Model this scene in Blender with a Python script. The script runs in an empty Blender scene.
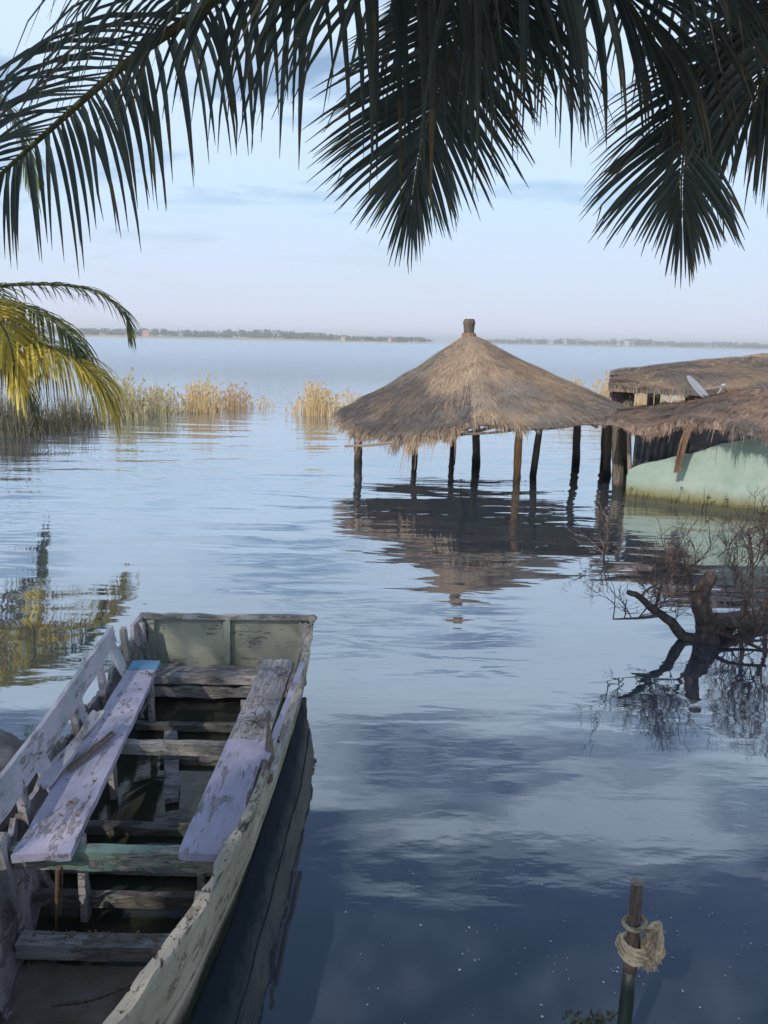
import bpy, math, random
from mathutils import Vector, Matrix, noise
random.seed(7)
R = math.radians
C = bpy.context.scene.collection
V = Vector
W, H, F = 768, 1024, 790.0
CAM = V((0, 0, 2.5)); PITCH = R(12.28); ROLL = R(1.2)
_f = V((0, math.cos(PITCH), -math.sin(PITCH))); _r0 = V((1, 0, 0)); _u0 = _r0.cross(_f)
_r = _r0*math.cos(ROLL) + _u0*math.sin(ROLL); _u = -_r0*math.sin(ROLL) + _u0*math.cos(ROLL)

def P(px, py, Y):                       # point seen at a pixel, Y metres ahead
    d = _f*F + _r*(px-W/2) - _u*(py-H/2)
    return CAM + d*(Y/d.y)
def G(px, py, z=0.0):                   # point seen at a pixel, on the level z
    d = _f*F + _r*(px-W/2) - _u*(py-H/2)
    return CAM + d*((z-CAM.z)/d.z)
def rnd(a, b): return random.uniform(a, b)
def n3(v, s=1.0): return noise.noise(V(v)*s)

# ------------------------------------------------------------------ mesh helper
class MB:
    def __init__(s): s.v = []; s.f = []; s.m = []
    def face(s, idx, m=0): s.f.append(idx); s.m.append(m)
    def add(s, vs, fs, m=0):
        o = len(s.v); s.v += [V(p) for p in vs]
        for f in fs: s.f.append([i+o for i in f]); s.m.append(m)
    def build(s, name, mats, parent=None, origin=None, smooth=False):
        if not isinstance(mats, (list, tuple)): mats = [mats]
        org = V(origin) if origin is not None else (parent_origin(parent) if parent else V((0,0,0)))
        me = bpy.data.meshes.new(name)
        me.from_pydata([tuple(p-org) for p in s.v], [], s.f)
        for m in mats: me.materials.append(m)
        me.polygons.foreach_set('material_index', s.m)
        if smooth: me.polygons.foreach_set('use_smooth', [True]*len(s.f))
        me.update()
        o = bpy.data.objects.new(name, me); C.objects.link(o)
        if parent: o.parent = parent
        else: o.location = org
        return o
def parent_origin(p):
    o = V((0,0,0))
    while p: o += p.location; p = p.parent
    return o
def tag(o, label=None, cat=None, group=None, kind=None):
    if label: o['label'] = label
    if cat: o['category'] = cat
    if group: o['group'] = group
    if kind: o['kind'] = kind
    return o
def thing(name, loc, label, cat, group=None):
    o = bpy.data.objects.new(name, None); C.objects.link(o); o.location = loc
    o.empty_display_size = .2
    return tag(o, label, cat, group)

def tube(mb, pts, rad, n=8, m=0, wob=0.0, cap=True):
    pts = [V(p) for p in pts]
    if not isinstance(rad, (list, tuple)): rad = [rad]*len(pts)
    o = len(mb.v); ref = None
    for i, p in enumerate(pts):
        t = (pts[min(i+1, len(pts)-1)] - pts[max(i-1, 0)])
        t = t.normalized() if t.length > 1e-9 else V((0,0,1))
        if ref is None:
            ref = V((1,0,0)) if abs(t.x) < .8 else V((0,1,0))
        a = (ref - t*ref.dot(t)).normalized(); b = t.cross(a); ref = a
        for k in range(n):
            q = 2*math.pi*k/n
            r = rad[i]*(1 + (wob*n3(p*4+V((math.cos(q), math.sin(q), 0))) if wob else 0))
            mb.v.append(p + a*math.cos(q)*r + b*math.sin(q)*r)
    for i in range(len(pts)-1):
        for k in range(n):
            mb.face([o+i*n+k, o+i*n+(k+1)%n, o+(i+1)*n+(k+1)%n, o+(i+1)*n+k], m)
    if cap:
        mb.face([o+k for k in range(n)][::-1], m); mb.face([o+(len(pts)-1)*n+k for k in range(n)], m)
def bez(pts, n):                         # Catmull-Rom through points
    P_ = [V(p) for p in pts]; P_ = [P_[0]*2-P_[1]] + P_ + [P_[-1]*2-P_[-2]]
    out = []; segs = len(P_)-3
    for i in range(n):
        u = i/(n-1)*segs; k = min(int(u), segs-1); t = u-k
        a, b, c, d = P_[k:k+4]
        out.append(.5*((2*b)+(c-a)*t+(2*a-5*b+4*c-d)*t*t+(3*b-a-3*c+d)*t**3))
    return out
def plank(mb, a, b, w, t, wdir, rough=.006, m=0, w2=None, seg=.05, chip=.0, bow=0.):
    a, b = V(a), V(b); L = (b-a); ln = L.length; T = L/ln
    wd = V(wdir); wd = (wd - T*wd.dot(T)).normalized(); nd = T.cross(wd).normalized()
    if nd.z < 0: nd = -nd
    n = max(2, int(ln/seg)); w2 = w if w2 is None else w2; o = len(mb.v)
    K = 6
    for i in range(n+1):
        u = i/n; c = a + L*u + nd*(bow*math.sin(u*math.pi)); ww = w + (w2-w)*u
        e1 = rough*n3(c*9+V((3,0,0)))*2; e2 = rough*n3(c*9+V((0,7,0)))*2
        if chip:
            q = n3(c*5+V((11,0,0)))
            if q > .25: e1 -= chip*(q-.25)*4
            q = n3(c*6+V((0,17,5)))
            if q > .25: e2 -= chip*(q-.25)*4
        endj = T*(rough*2*rnd(-1,1)) if i in (0, n) else V((0,0,0))
        for k in range(K):
            s = k/(K-1); x = -ww/2-e1 + s*(ww+e1+e2)
            j = T*(rough*2.5*rnd(-1,1)) if i in (0, n) else V((0,0,0))
            h = rough*.35*n3(c*7+V((0,0,s*5)))
            mb.v.append(c + wd*x + nd*(t/2+h) + j)
            mb.v.append(c + wd*x - nd*(t/2) + j)
    st = K*2
    for i in range(n):
        for k in range(K-1):
            A = o+i*st+k*2
            mb.face([A, A+2, A+2+st, A+st], m); mb.face([A+1, A+1+st, A+3+st, A+3], m)
        A = o+i*st; mb.face([A, A+st, A+st+1, A+1], m)
        A = o+i*st+(K-1)*2; mb.face([A, A+1, A+st+1, A+st], m)
    for A in (o, o+n*st):
        for k in range(K-1): mb.face([A+k*2, A+k*2+1, A+k*2+3, A+k*2+2], m)

# ------------------------------------------------------------------ materials
def newmat(name):
    m = bpy.data.materials.new(name); m.use_nodes = True
    nt = m.node_tree; b = nt.nodes['Principled BSDF']; return m, nt, b
def N(nt, typ, **kw):
    n = nt.nodes.new(typ)
    for k, v in kw.items(): setattr(n, k, v)
    return n
def noise_node(nt, scale, detail=5, rough=.6, vec=None, stretch=None, coord='Object'):
    tc = N(nt, 'ShaderNodeTexCoord'); mp = N(nt, 'ShaderNodeMapping')
    nt.links.new(tc.outputs[coord], mp.inputs[0])
    if stretch: mp.inputs['Scale'].default_value = stretch
    no = N(nt, 'ShaderNodeTexNoise'); no.inputs['Scale'].default_value = scale
    no.inputs['Detail'].default_value = detail; no.inputs['Roughness'].default_value = rough
    nt.links.new(mp.outputs[0], no.inputs['Vector']); return no
def ramp(nt, src, stops, interp='LINEAR'):
    r = N(nt, 'ShaderNodeValToRGB'); r.color_ramp.interpolation = interp
    e = r.color_ramp.elements
    while len(e) < len(stops): e.new(.5)
    for el, (p, c) in zip(e, stops):
        el.position = p; el.color = (c, c, c, 1) if isinstance(c, (int, float)) else (*c, 1)
    nt.links.new(src, r.inputs[0]); return r
def mix(nt, fac, a, b, mode='MIX'):
    m = N(nt, 'ShaderNodeMix'); m.data_type = 'RGBA'; m.blend_type = mode
    for s, i in ((fac, 0), (a, 6), (b, 7)):
        if isinstance(s, (int, float)): m.inputs[i].default_value = s
        elif isinstance(s, tuple): m.inputs[i].default_value = (*s, 1)
        else: nt.links.new(s, m.inputs[i])
    return m.outputs[2]
def bump(nt, b, h, dist=.01, strength=1.):
    bp = N(nt, 'ShaderNodeBump'); bp.inputs['Distance'].default_value = dist; bp.inputs['Strength'].default_value = strength
    nt.links.new(h, bp.inputs['Height']); nt.links.new(bp.outputs[0], b.inputs['Normal']); return bp

def wood_paint(name, paint, wood, wear=.5, st=(1,1,1), dirt=.5, paint2=None, grime=(.05,.045,.035)):
    m, nt, b = newmat(name)
    grain = noise_node(nt, 14, 6, .65, stretch=st)
    big = noise_node(nt, 3.2, 6, .7)
    flake = noise_node(nt, 9, 8, .75, stretch=tuple(.5+.5*x for x in st))
    wcol = ramp(nt, grain.outputs[0], [(.25, tuple(c*.35 for c in wood)), (.55, wood), (.8, tuple(min(1, c*1.5) for c in wood))]).outputs[0]
    pcol = paint
    if paint2:
        pcol = mix(nt, ramp(nt, noise_node(nt, 1.7, 4, .6).outputs[0], [(.5, 0.), (.56, 1.)]).outputs[0], paint, paint2)
    pv = mix(nt, ramp(nt, grain.outputs[0], [(.3, 0.), (.75, .55)]).outputs[0], pcol, wood)
    clus = noise_node(nt, 4.5, 3, .5, stretch=tuple(.6+.4*min(x, 2) for x in st)); clus.inputs['Distortion'].default_value = .6
    ma = N(nt, 'ShaderNodeMath', operation='MULTIPLY_ADD'); nt.links.new(clus.outputs[0], ma.inputs[0]); ma.inputs[1].default_value = .5; ma.inputs[2].default_value = -.26
    mb_ = N(nt, 'ShaderNodeMath', operation='ADD'); nt.links.new(ma.outputs[0], mb_.inputs[0]); nt.links.new(flake.outputs[0], mb_.inputs[1])
    msk = ramp(nt, mb_.outputs[0], [(max(0,.66-wear*.3), 0.), (max(.02,.70-wear*.3), 1.)]).outputs[0]
    pv = mix(nt, ramp(nt, noise_node(nt, 2.3, 6, .75).outputs[0], [(.35, 0.), (.7, .45)]).outputs[0], pv, tuple(c*.72 for c in paint))
    col = mix(nt, msk, pv, wcol)
    dm = ramp(nt, big.outputs[0], [(.42, 0.), (.72, dirt)]).outputs[0]
    col = mix(nt, dm, col, grime)
    fine = ramp(nt, noise_node(nt, 42, 4, .8, stretch=st).outputs[0], [(.60, 0.), (.67, .75)]).outputs[0]
    col = mix(nt, fine, col, tuple(c*.6 for c in grime))
    nt.links.new(col, b.inputs['Base Color'])
    b.inputs['Roughness'].default_value = .8; b.inputs['Specular IOR Level'].default_value = .25
    inv = mix(nt, .5, msk, grain.outputs[0])
    bump(nt, b, inv, -.007, 1.)
    return m
def simple(name, cols, scale=8, st=None, rough=.85, bd=.006, spec=.25, island=0.):
    m, nt, b = newmat(name)
    no = noise_node(nt, scale, 7, .65, stretch=st)
    src = no.outputs[0]
    if island:
        g = N(nt, 'ShaderNodeNewGeometry'); mm = N(nt, 'ShaderNodeMix'); mm.data_type = 'FLOAT'
        mm.inputs[0].default_value = island
        nt.links.new(no.outputs[0], mm.inputs[2]); nt.links.new(g.outputs['Random Per Island'], mm.inputs[3]); src = mm.outputs[0]
    k = len(cols)
    r = ramp(nt, src, [(.28+.44*i/(k-1), c) for i, c in enumerate(cols)])
    nt.links.new(r.outputs[0], b.inputs['Base Color'])
    b.inputs['Roughness'].default_value = rough; b.inputs['Specular IOR Level'].default_value = spec
    if bd: bump(nt, b, no.outputs[0], bd)
    return m
def leafmat(name, cols, trans=.35, rough=.5, island=.7, scale=3):
    m, nt, b = newmat(name)
    no = noise_node(nt, scale, 3, .6)
    g = N(nt, 'ShaderNodeNewGeometry'); mm = N(nt, 'ShaderNodeMix'); mm.data_type = 'FLOAT'; mm.inputs[0].default_value = island
    nt.links.new(no.outputs[0], mm.inputs[2]); nt.links.new(g.outputs['Random Per Island'], mm.inputs[3])
    k = len(cols)
    r = ramp(nt, mm.outputs[0], [(.1+.8*i/(k-1), c) for i, c in enumerate(cols)])
    nt.links.new(r.outputs[0], b.inputs['Base Color']); b.inputs['Roughness'].default_value = rough
    b.inputs['Specular IOR Level'].default_value = .3
    tr = N(nt, 'ShaderNodeBsdfTranslucent'); nt.links.new(r.outputs[0], tr.inputs[0])
    ms = N(nt, 'ShaderNodeMixShader'); ms.inputs[0].default_value = trans
    nt.links.new(b.outputs[0], ms.inputs[1]); nt.links.new(tr.outputs[0], ms.inputs[2])
    nt.links.new(ms.outputs[0], nt.nodes['Material Output'].inputs[0]); return m

LAV = (.40, .37, .60); LAVP = (.50, .46, .58); GRN = (.27, .33, .25); WD = (.30, .27, .24)
M = {}
M['lav_y'] = wood_paint('weathered_lavender_paint', (.58,.55,.73), (.46,.42,.42), .30, (6,.5,6), .35, grime=(.12,.10,.085))
M['lav_grey'] = wood_paint('worn_lavender_board', (.62,.59,.68), (.46,.42,.42), .30, (6,.6,6), .3, paint2=(.46,.50,.56), grime=(.10,.085,.08))
M['bench_grey'] = wood_paint('bare_grey_plank', (.58,.55,.58), (.50,.47,.45), .7, (6,.5,6), .35, grime=(.13,.11,.10))
M['blue'] = wood_paint('sky_blue_paint', (.16,.42,.66), (.30,.35,.42), .2, (6,.6,6), .2)
M['green_x'] = wood_paint('pale_green_paint', (.40,.43,.35), (.36,.34,.29), .24, (.7,6,6), .3, paint2=(.37,.41,.36), grime=(.10,.09,.065))
M['green_beam'] = wood_paint('teal_green_beam', (.25,.42,.31), (.46,.43,.38), .72, (.6,6,6), .45, paint2=(.14,.34,.32), grime=(.09,.07,.05))
M['beam'] = wood_paint('grey_beam', (.54,.52,.52), (.38,.35,.31), .5, (.6,6,6), .5, grime=(.07,.06,.05))
M['dark_beam'] = wood_paint('wet_dark_beam', (.30,.30,.27), (.20,.18,.16), .6, (.6,6,6), .5)
M['hull_out'] = wood_paint('flaking_hull_paint', (.60,.53,.40), (.33,.28,.20), .26, (2,.4,2), .4, paint2=(.50,.46,.33), grime=(.10,.085,.06))
def algae(m, z0, z1, col):
    nt = m.node_tree; b = nt.nodes['Principled BSDF']; old = b.inputs['Base Color'].links[0].from_socket
    g = N(nt, 'ShaderNodeNewGeometry'); sp = N(nt, 'ShaderNodeSeparateXYZ'); nt.links.new(g.outputs['Position'], sp.inputs[0])
    ad = N(nt, 'ShaderNodeMath', operation='MULTIPLY_ADD'); nt.links.new(noise_node(nt, 6, 6, .7).outputs[0], ad.inputs[0]); ad.inputs[1].default_value = .22; nt.links.new(sp.outputs[2], ad.inputs[2])
    nt.links.new(mix(nt, ramp(nt, ad.outputs[0], [(z0, 1.), (z1, 0.)]).outputs[0], old, col), b.inputs['Base Color'])
algae(M['hull_out'], .26, .42, (.015,.020,.010))  # waterline algae, graded higher up the hull to darken its reflection
M['hull_in'] = wood_paint('dirty_inner_hull', (.55,.50,.54), (.34,.30,.27), .45, (3,.6,3), .7, paint2=(.28,.33,.33), grime=(.10,.085,.065))
M['gunwale'] = wood_paint('split_gunwale_wood', (.60,.54,.44), (.36,.30,.24), .3, (5,.6,5), .4, grime=(.10,.08,.06))
M['mud'] = simple('muddy_boards', [(.13,.11,.085), (.24,.20,.155), (.34,.29,.24)], 5, (1,1,1), .8, .01)
M['stick'] = simple('dry_stick', [(.08,.06,.05), (.2,.16,.13), (.32,.27,.22)], 20, (4,4,1))
M['rock'] = simple('grey_rock', [(.13,.12,.13), (.22,.21,.22), (.32,.30,.31)], 9, None, .9, .01)
M['post'] = simple('weathered_post', [(.03,.025,.02), (.09,.075,.06), (.17,.14,.11)], 9, (3,3,.5), .85, .012)
algae(M['post'], .20, .34, (.02,.022,.016))
M['post_orange'] = simple('peeled_orange_post', [(.12,.08,.05), (.42,.24,.10), (.55,.38,.22)], 5, (3,3,.8), .8, .01)
M['wetpost'] = simple('wet_green_post', [(.004,.008,.007), (.008,.018,.016), (.018,.03,.027)], 12, (3,3,.6), .3, .006, .5)
M['stake'] = simple('brown_stake_bark', [(.05,.035,.03), (.11,.08,.07), (.2,.15,.13)], 25, (3,3,.6), .8, .006)
M['rope'] = simple('frayed_rope', [(.20,.17,.12), (.36,.31,.22), (.52,.46,.36)], 60, None, .95, .003, island=.4)
M['deadwood'] = simple('dead_bark', [(.04,.03,.028), (.09,.07,.062), (.17,.14,.125)], 12, (2,2,1), .9, .012)
M['twig'] = simple('dead_twig', [(.05,.035,.035), (.10,.075,.07), (.16,.12,.11)], 4, None, .9, 0, island=.6)
M['tarp'] = simple('black_tarp', [(.012,.013,.018), (.03,.033,.04), (.06,.065,.075)], 3, (1,1,3), .5, .02, .4)
M['cloth'] = simple('faded_pink_cloth', [(.30,.12,.20), (.5,.3,.38), (.62,.5,.55)], 6, (6,6,.6), .9, .01)
M['strap'] = simple('dry_brown_strap', [(.12,.08,.05), (.26,.17,.11), (.36,.27,.18)], 14, (5,5,.5), .9, .01)
M['dish'] = simple('grey_dish_metal', [(.27,.27,.29), (.33,.33,.35), (.38,.38,.4)], 6, None, .5, 0, .5)
M['bark'] = simple('palm_bark', [(.10,.08,.065), (.2,.17,.14), (.3,.26,.22)], 6, (1,1,5), .9, .02)
M['soil'] = simple('sandy_bank', [(.12,.09,.06), (.22,.17,.11), (.32,.26,.18)], 1.5, None, .95, .02)
M['farland'] = simple('dry_shore', [(.20,.17,.10), (.30,.26,.17), (.36,.32,.22)], .02, None, .95, 0)
M['frond'] = leafmat('palm_leaflet', [(.060,.080,.078), (.09,.118,.105), (.125,.15,.12)], .4, .5)
M['tip'] = leafmat('dry_leaflet_tip', [(.10,.085,.05), (.16,.13,.075), (.22,.18,.10)], .3)
M['rachis'] = simple('palm_rachis', [(.05,.06,.03), (.10,.11,.05), (.16,.16,.08)], 5, None, .6, 0)
M['fr_green'] = leafmat('green_leaflet', [(.07,.10,.035), (.13,.16,.05), (.22,.22,.07)], .35)  # plain green leaflet tone for the palms at the left
M['fr_yell'] = leafmat('yellowing_leaflet', [(.32,.27,.05), (.70,.55,.09), (.80,.68,.16)], .4)
M['treeleaf'] = leafmat('tree_leaf', [(.03,.06,.02), (.05,.09,.03), (.08,.11,.04)], .25)
M['reed_gold'] = leafmat('golden_reed', [(.36,.26,.13), (.54,.40,.21), (.66,.52,.31)], .35)
M['reed_green'] = leafmat('green_reed', [(.26,.24,.13), (.40,.35,.20), (.52,.45,.29)], .35)
M['reed_red'] = leafmat('reddish_reed', [(.32,.21,.13), (.46,.31,.19), (.56,.44,.28)], .3)
M['reed_dark'] = leafmat('dark_grass', [(.04,.04,.03), (.10,.095,.06), (.19,.16,.10)], .25)
M['weed'] = leafmat('water_weed', [(.02,.03,.015), (.04,.05,.025), (.07,.08,.04)], .2)
M['far_tree'] = leafmat('far_foliage', [(.07,.09,.04), (.10,.12,.055), (.15,.15,.08)], .1, .8, .6, .05)
M['fleck'] = simple('floating_fleck', [(.35,.36,.36), (.5,.5,.48), (.7,.7,.68)], 4, None, .8, 0, island=.8)

def plaster_green():
    m, nt, b = newmat('green_limewash')
    no = noise_node(nt, 1.6, 7, .65); fine = noise_node(nt, 14, 6, .7)
    base = ramp(nt, no.outputs[0], [(.3, (.16,.22,.185)), (.5, (.21,.275,.235)), (.75, (.29,.33,.29))]).outputs[0]
    # tide marks: algae growing in a band above the water, a real stain fixed to the wall
    tc = N(nt, 'ShaderNodeNewGeometry'); sp = N(nt, 'ShaderNodeSeparateXYZ'); nt.links.new(tc.outputs['Position'], sp.inputs[0])
    ad = N(nt, 'ShaderNodeMath', operation='MULTIPLY_ADD'); nt.links.new(noise_node(nt, 5, 5, .7).outputs[0], ad.inputs[0]); ad.inputs[1].default_value = -.16
    nt.links.new(sp.outputs[2], ad.inputs[2])
    a = ramp(nt, ad.outputs[0], [(.06, 1.), (.11, .75), (.2, .3), (.30, 0.)]).outputs[0]
    col = mix(nt, a, base, (.13,.125,.05))
    d = ramp(nt, ad.outputs[0], [(.0, 1.), (.05, 0.)]).outputs[0]
    col = mix(nt, d, col, (.05,.05,.025))
    sp2 = ramp(nt, fine.outputs[0], [(.62, 0.), (.72, .5)]).outputs[0]
    col = mix(nt, sp2, col, (.20,.26,.20))
    nt.links.new(col, b.inputs['Base Color']); b.inputs['Roughness'].default_value = .9
    bump(nt, b, fine.outputs[0], .008); return m
M['wall'] = plaster_green()

def thatch_mat(name, warm, grey, dark, amount=.5, scale=.7):
    m, nt, b = newmat(name)
    big = noise_node(nt, scale, 5, .6); g = N(nt, 'ShaderNodeNewGeometry')
    fine = noise_node(nt, 22, 4, .7, stretch=(1,1,.4))
    sel = ramp(nt, big.outputs[0], [(amount-.07, 0.), (amount+.07, 1.)]).outputs[0]
    a = mix(nt, g.outputs['Random Per Island'], tuple(c*.86 for c in warm), tuple(c*1.12 for c in warm))
    c = mix(nt, g.outputs['Random Per Island'], tuple(c*.86 for c in grey), tuple(c*1.12 for c in grey))
    col = mix(nt, sel, a, c)
    dk = ramp(nt, fine.outputs[0], [(.5, 0.), (.72, .5)]).outputs[0]
    col = mix(nt, dk, col, dark)
    nt.links.new(col, b.inputs['Base Color']); b.inputs['Roughness'].default_value = .95; b.inputs['Specular IOR Level'].default_value = .1
    bump(nt, b, fine.outputs[0], .02); return m
M['thatch'] = thatch_mat('brown_thatch', (.37,.28,.205), (.23,.20,.18), (.06,.05,.042), .50)
M['thatch_dark'] = thatch_mat('dark_grey_thatch', (.21,.175,.145), (.125,.115,.115), (.035,.032,.03), .42, 1.6)  # darker, greyer tone for one layer of the hut thatch
M['thatch_grey'] = thatch_mat('grey_thatch', (.32,.24,.18), (.19,.17,.16), (.04,.034,.03), .44)
M['thatch_red'] = thatch_mat('red_brown_thatch', (.31,.22,.17), (.18,.155,.145), (.05,.04,.035), .50)

def water_mat():
    m, nt, b = newmat('lake_water')
    g = N(nt, 'ShaderNodeNewGeometry'); sp = N(nt, 'ShaderNodeSeparateXYZ'); nt.links.new(g.outputs['Position'], sp.inputs[0])
    def wn(scale, st, detail, rough=.5, dist=0.):
        mp = N(nt, 'ShaderNodeMapping'); mp.inputs['Scale'].default_value = st; nt.links.new(g.outputs['Position'], mp.inputs[0])
        no = N(nt, 'ShaderNodeTexNoise'); no.inputs['Scale'].default_value = scale; no.inputs['Detail'].default_value = detail
        no.inputs['Roughness'].default_value = rough; no.inputs['Distortion'].default_value = dist
        nt.links.new(mp.outputs[0], no.inputs['Vector']); return no.outputs[0]
    def mth(op, a, c=None, d=None):
        n = N(nt, 'ShaderNodeMath', operation=op)
        for i, s in enumerate((a, c, d)):
            if s is None: continue
            if isinstance(s, (int, float)): n.inputs[i].default_value = s
            else: nt.links.new(s, n.inputs[i])
        return n.outputs[0]
    swell = wn(1.0, (.45, 1.25, 1), 1.5, .4, .3)
    rip = wn(3.2, (.4, 1.2, 1), 2, .5, .4)
    fine = wn(11, (.5, 1.1, 1), 2, .5)
    mr = N(nt, 'ShaderNodeMapRange'); mr.inputs['From Min'].default_value = 3.5; mr.inputs['From Max'].default_value = 11
    mr.inputs['To Min'].default_value = .12; mr.inputs['To Max'].default_value = 1.0
    nt.links.new(sp.outputs[1], mr.inputs[0])
    wind = N(nt, 'ShaderNodeMapRange'); wind.inputs['From Min'].default_value = 22; wind.inputs['From Max'].default_value = 55
    nt.links.new(sp.outputs[1], wind.inputs[0])
    patch = ramp(nt, wn(.22, (.5, 1.2, 1), 3), [(.40, .25), (.62, 1.)]).outputs[0]
    h1 = mth('MULTIPLY', mth('MULTIPLY', swell, .034), mth('ADD', mr.outputs[0], .25))
    h2 = mth('MULTIPLY', mth('MULTIPLY', rip, .015), mth('MULTIPLY', mr.outputs[0], patch))
    h3 = mth('MULTIPLY', mth('MULTIPLY', fine, .0009), patch)
    hw = mth('MULTIPLY', wn(1.3, (.6, 1., 1), 5, .65), mth('MULTIPLY', wind.outputs[0], .2))
    hh = mth('ADD', mth('ADD', h1, h2), mth('ADD', h3, hw))
    bp = N(nt, 'ShaderNodeBump'); bp.inputs['Distance'].default_value = 1.0; bp.inputs['Strength'].default_value = 1
    nt.links.new(hh, bp.inputs['Height']); nt.links.new(bp.outputs[0], b.inputs['Normal'])
    murk = ramp(nt, wn(.35, (1, 1, 1), 4), [(.35, (.028,.055,.072)), (.7, (.068,.064,.088))]).outputs[0]
    nt.links.new(murk, b.inputs['Base Color'])
    b.inputs['Roughness'].default_value = .6; b.inputs['Specular IOR Level'].default_value = 0
    fz = N(nt, 'ShaderNodeFresnel'); fz.inputs['IOR'].default_value = 1.33; nt.links.new(bp.outputs[0], fz.inputs['Normal'])
    fac = ramp(nt, fz.outputs[0], [(.020, .11), (.045, .26), (.09, .46), (.28, .70), (1., 1.)]).outputs[0]
    gl = N(nt, 'ShaderNodeBsdfGlossy'); rg = N(nt, 'ShaderNodeMapRange'); rg.inputs['From Min'].default_value = 25; rg.inputs['From Max'].default_value = 150; rg.inputs['To Min'].default_value = .03; rg.inputs['To Max'].default_value = .22; nt.links.new(sp.outputs[1], rg.inputs[0]); nt.links.new(rg.outputs[0], gl.inputs['Roughness']); gl.inputs[0].default_value = (.93, .96, 1, 1)
    nt.links.new(bp.outputs[0], gl.inputs['Normal'])
    ms = N(nt, 'ShaderNodeMixShader'); nt.links.new(fac, ms.inputs[0]); nt.links.new(b.outputs[0], ms.inputs[1]); nt.links.new(gl.outputs[0], ms.inputs[2])
    nt.links.new(ms.outputs[0], nt.nodes['Material Output'].inputs[0])
    return m
M['water'] = water_mat()

# ------------------------------------------------------------------ light, sky, camera
SUN_EL = R(40); sdir = V((-.55, -.83, 0)).normalized()
sun_vec = V((sdir.x*math.cos(SUN_EL), sdir.y*math.cos(SUN_EL), math.sin(SUN_EL)))
sc = bpy.context.scene
w = bpy.data.worlds.new('World'); sc.world = w; w.use_nodes = True
nt = w.node_tree; bg = nt.nodes['Background']
sky = N(nt, 'ShaderNodeTexSky'); sky.sky_type = 'NISHITA'; sky.sun_disc = False
sky.sun_elevation = SUN_EL; sky.sun_rotation = math.atan2(sdir.x, sdir.y) % (2*math.pi)
sky.air_density = 1.0; sky.dust_density = .6; sky.ozone_density = 1.5
tc = N(nt, 'ShaderNodeTexCoord'); sp = N(nt, 'ShaderNodeSeparateXYZ'); nt.links.new(tc.outputs['Generated'], sp.inputs[0])
za = N(nt, 'ShaderNodeMath', operation='MAXIMUM'); nt.links.new(sp.outputs[2], za.inputs[0]); za.inputs[1].default_value = 0
zb = N(nt, 'ShaderNodeMath', operation='ADD'); nt.links.new(za.outputs[0], zb.inputs[0]); zb.inputs[1].default_value = .18
dv = N(nt, 'ShaderNodeVectorMath', operation='DIVIDE'); cb = N(nt, 'ShaderNodeCombineXYZ')
for i in range(3): nt.links.new(zb.outputs[0], cb.inputs[i])
nt.links.new(tc.outputs['Generated'], dv.inputs[0]); nt.links.new(cb.outputs[0], dv.inputs[1])
mp = N(nt, 'ShaderNodeMapping'); mp.inputs['Scale'].default_value = (.8, 1.5, .6); mp.inputs['Location'].default_value = (3.3, 1.2, 0)
mp.inputs['Rotation'].default_value = (0, 0, R(18))
nt.links.new(dv.outputs[0], mp.inputs[0])
cn = N(nt, 'ShaderNodeTexNoise'); cn.inputs['Scale'].default_value = 2.3; cn.inputs['Detail'].default_value = 7; cn.inputs['Roughness'].default_value = .52
cn.inputs['Distortion'].default_value = .4
nt.links.new(mp.outputs[0], cn.inputs['Vector'])
up = N(nt, 'ShaderNodeMapRange'); up.inputs['From Min'].default_value = .44; up.inputs['From Max'].default_value = .66
up.inputs['To Max'].default_value = -.26; nt.links.new(sp.outputs[2], up.inputs[0])
cs = N(nt, 'ShaderNodeMath', operation='ADD'); nt.links.new(cn.outputs[0], cs.inputs[0]); nt.links.new(up.outputs[0], cs.inputs[1])
cr = ramp(nt, cs.outputs[0], [(.32, .0), (.41, .5), (.48, .98)])
hz = N(nt, 'ShaderNodeMapRange'); hz.inputs['From Min'].default_value = 0; hz.inputs['From Max'].default_value = .42
hz.inputs['To Min'].default_value = .75; hz.inputs['To Max'].default_value = .0; nt.links.new(sp.outputs[2], hz.inputs[0])
SKYC = (6.2, 6.3, 7.5)
c1 = mix(nt, cr.outputs[0], sky.outputs[0], (5.9, 7.3, 8.9))
c15 = mix(nt, hz.outputs[0], c1, (4.7, 6.3, 8.2))
h2 = N(nt, 'ShaderNodeMapRange'); h2.inputs['From Min'].default_value = 0; h2.inputs['From Max'].default_value = .15; h2.inputs['To Min'].default_value = .9; h2.inputs['To Max'].default_value = 0; nt.links.new(sp.outputs[2], h2.inputs[0])
c2 = mix(nt, h2.outputs[0], c15, SKYC)
nt.links.new(c2, bg.inputs[0]); bg.inputs[1].default_value = .076

sl = bpy.data.lights.new('sun', 'SUN'); sl.energy = 3.0; sl.angle = R(.53); sl.color = (1, .93, .83)
so = bpy.data.objects.new('sun', sl); C.objects.link(so); so.rotation_euler = sun_vec.to_track_quat('Z', 'Y').to_euler()
so.location = (-10, -15, 20)
cd = bpy.data.cameras.new('camera'); cam = bpy.data.objects.new('camera', cd); C.objects.link(cam); sc.camera = cam
cd.sensor_fit = 'VERTICAL'; cd.sensor_height = 24; cd.lens = 24*F/H; cd.clip_end = 12000; cd.clip_start = .05
mw = Matrix((_r, _u, -_f)).transposed().to_4x4(); mw.translation = CAM; cam.matrix_world = mw
vs = sc.view_settings; vs.view_transform = 'Standard'; vs.look = 'None'; vs.gamma = 1; vs.use_curve_mapping = False; vs.exposure = 0.72
sc.render.resolution_x = W; sc.render.resolution_y = H
sc.cycles.volume_bounces = 0; sc.cycles.max_bounces = 8; sc.cycles.transparent_max_bounces = 8

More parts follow.
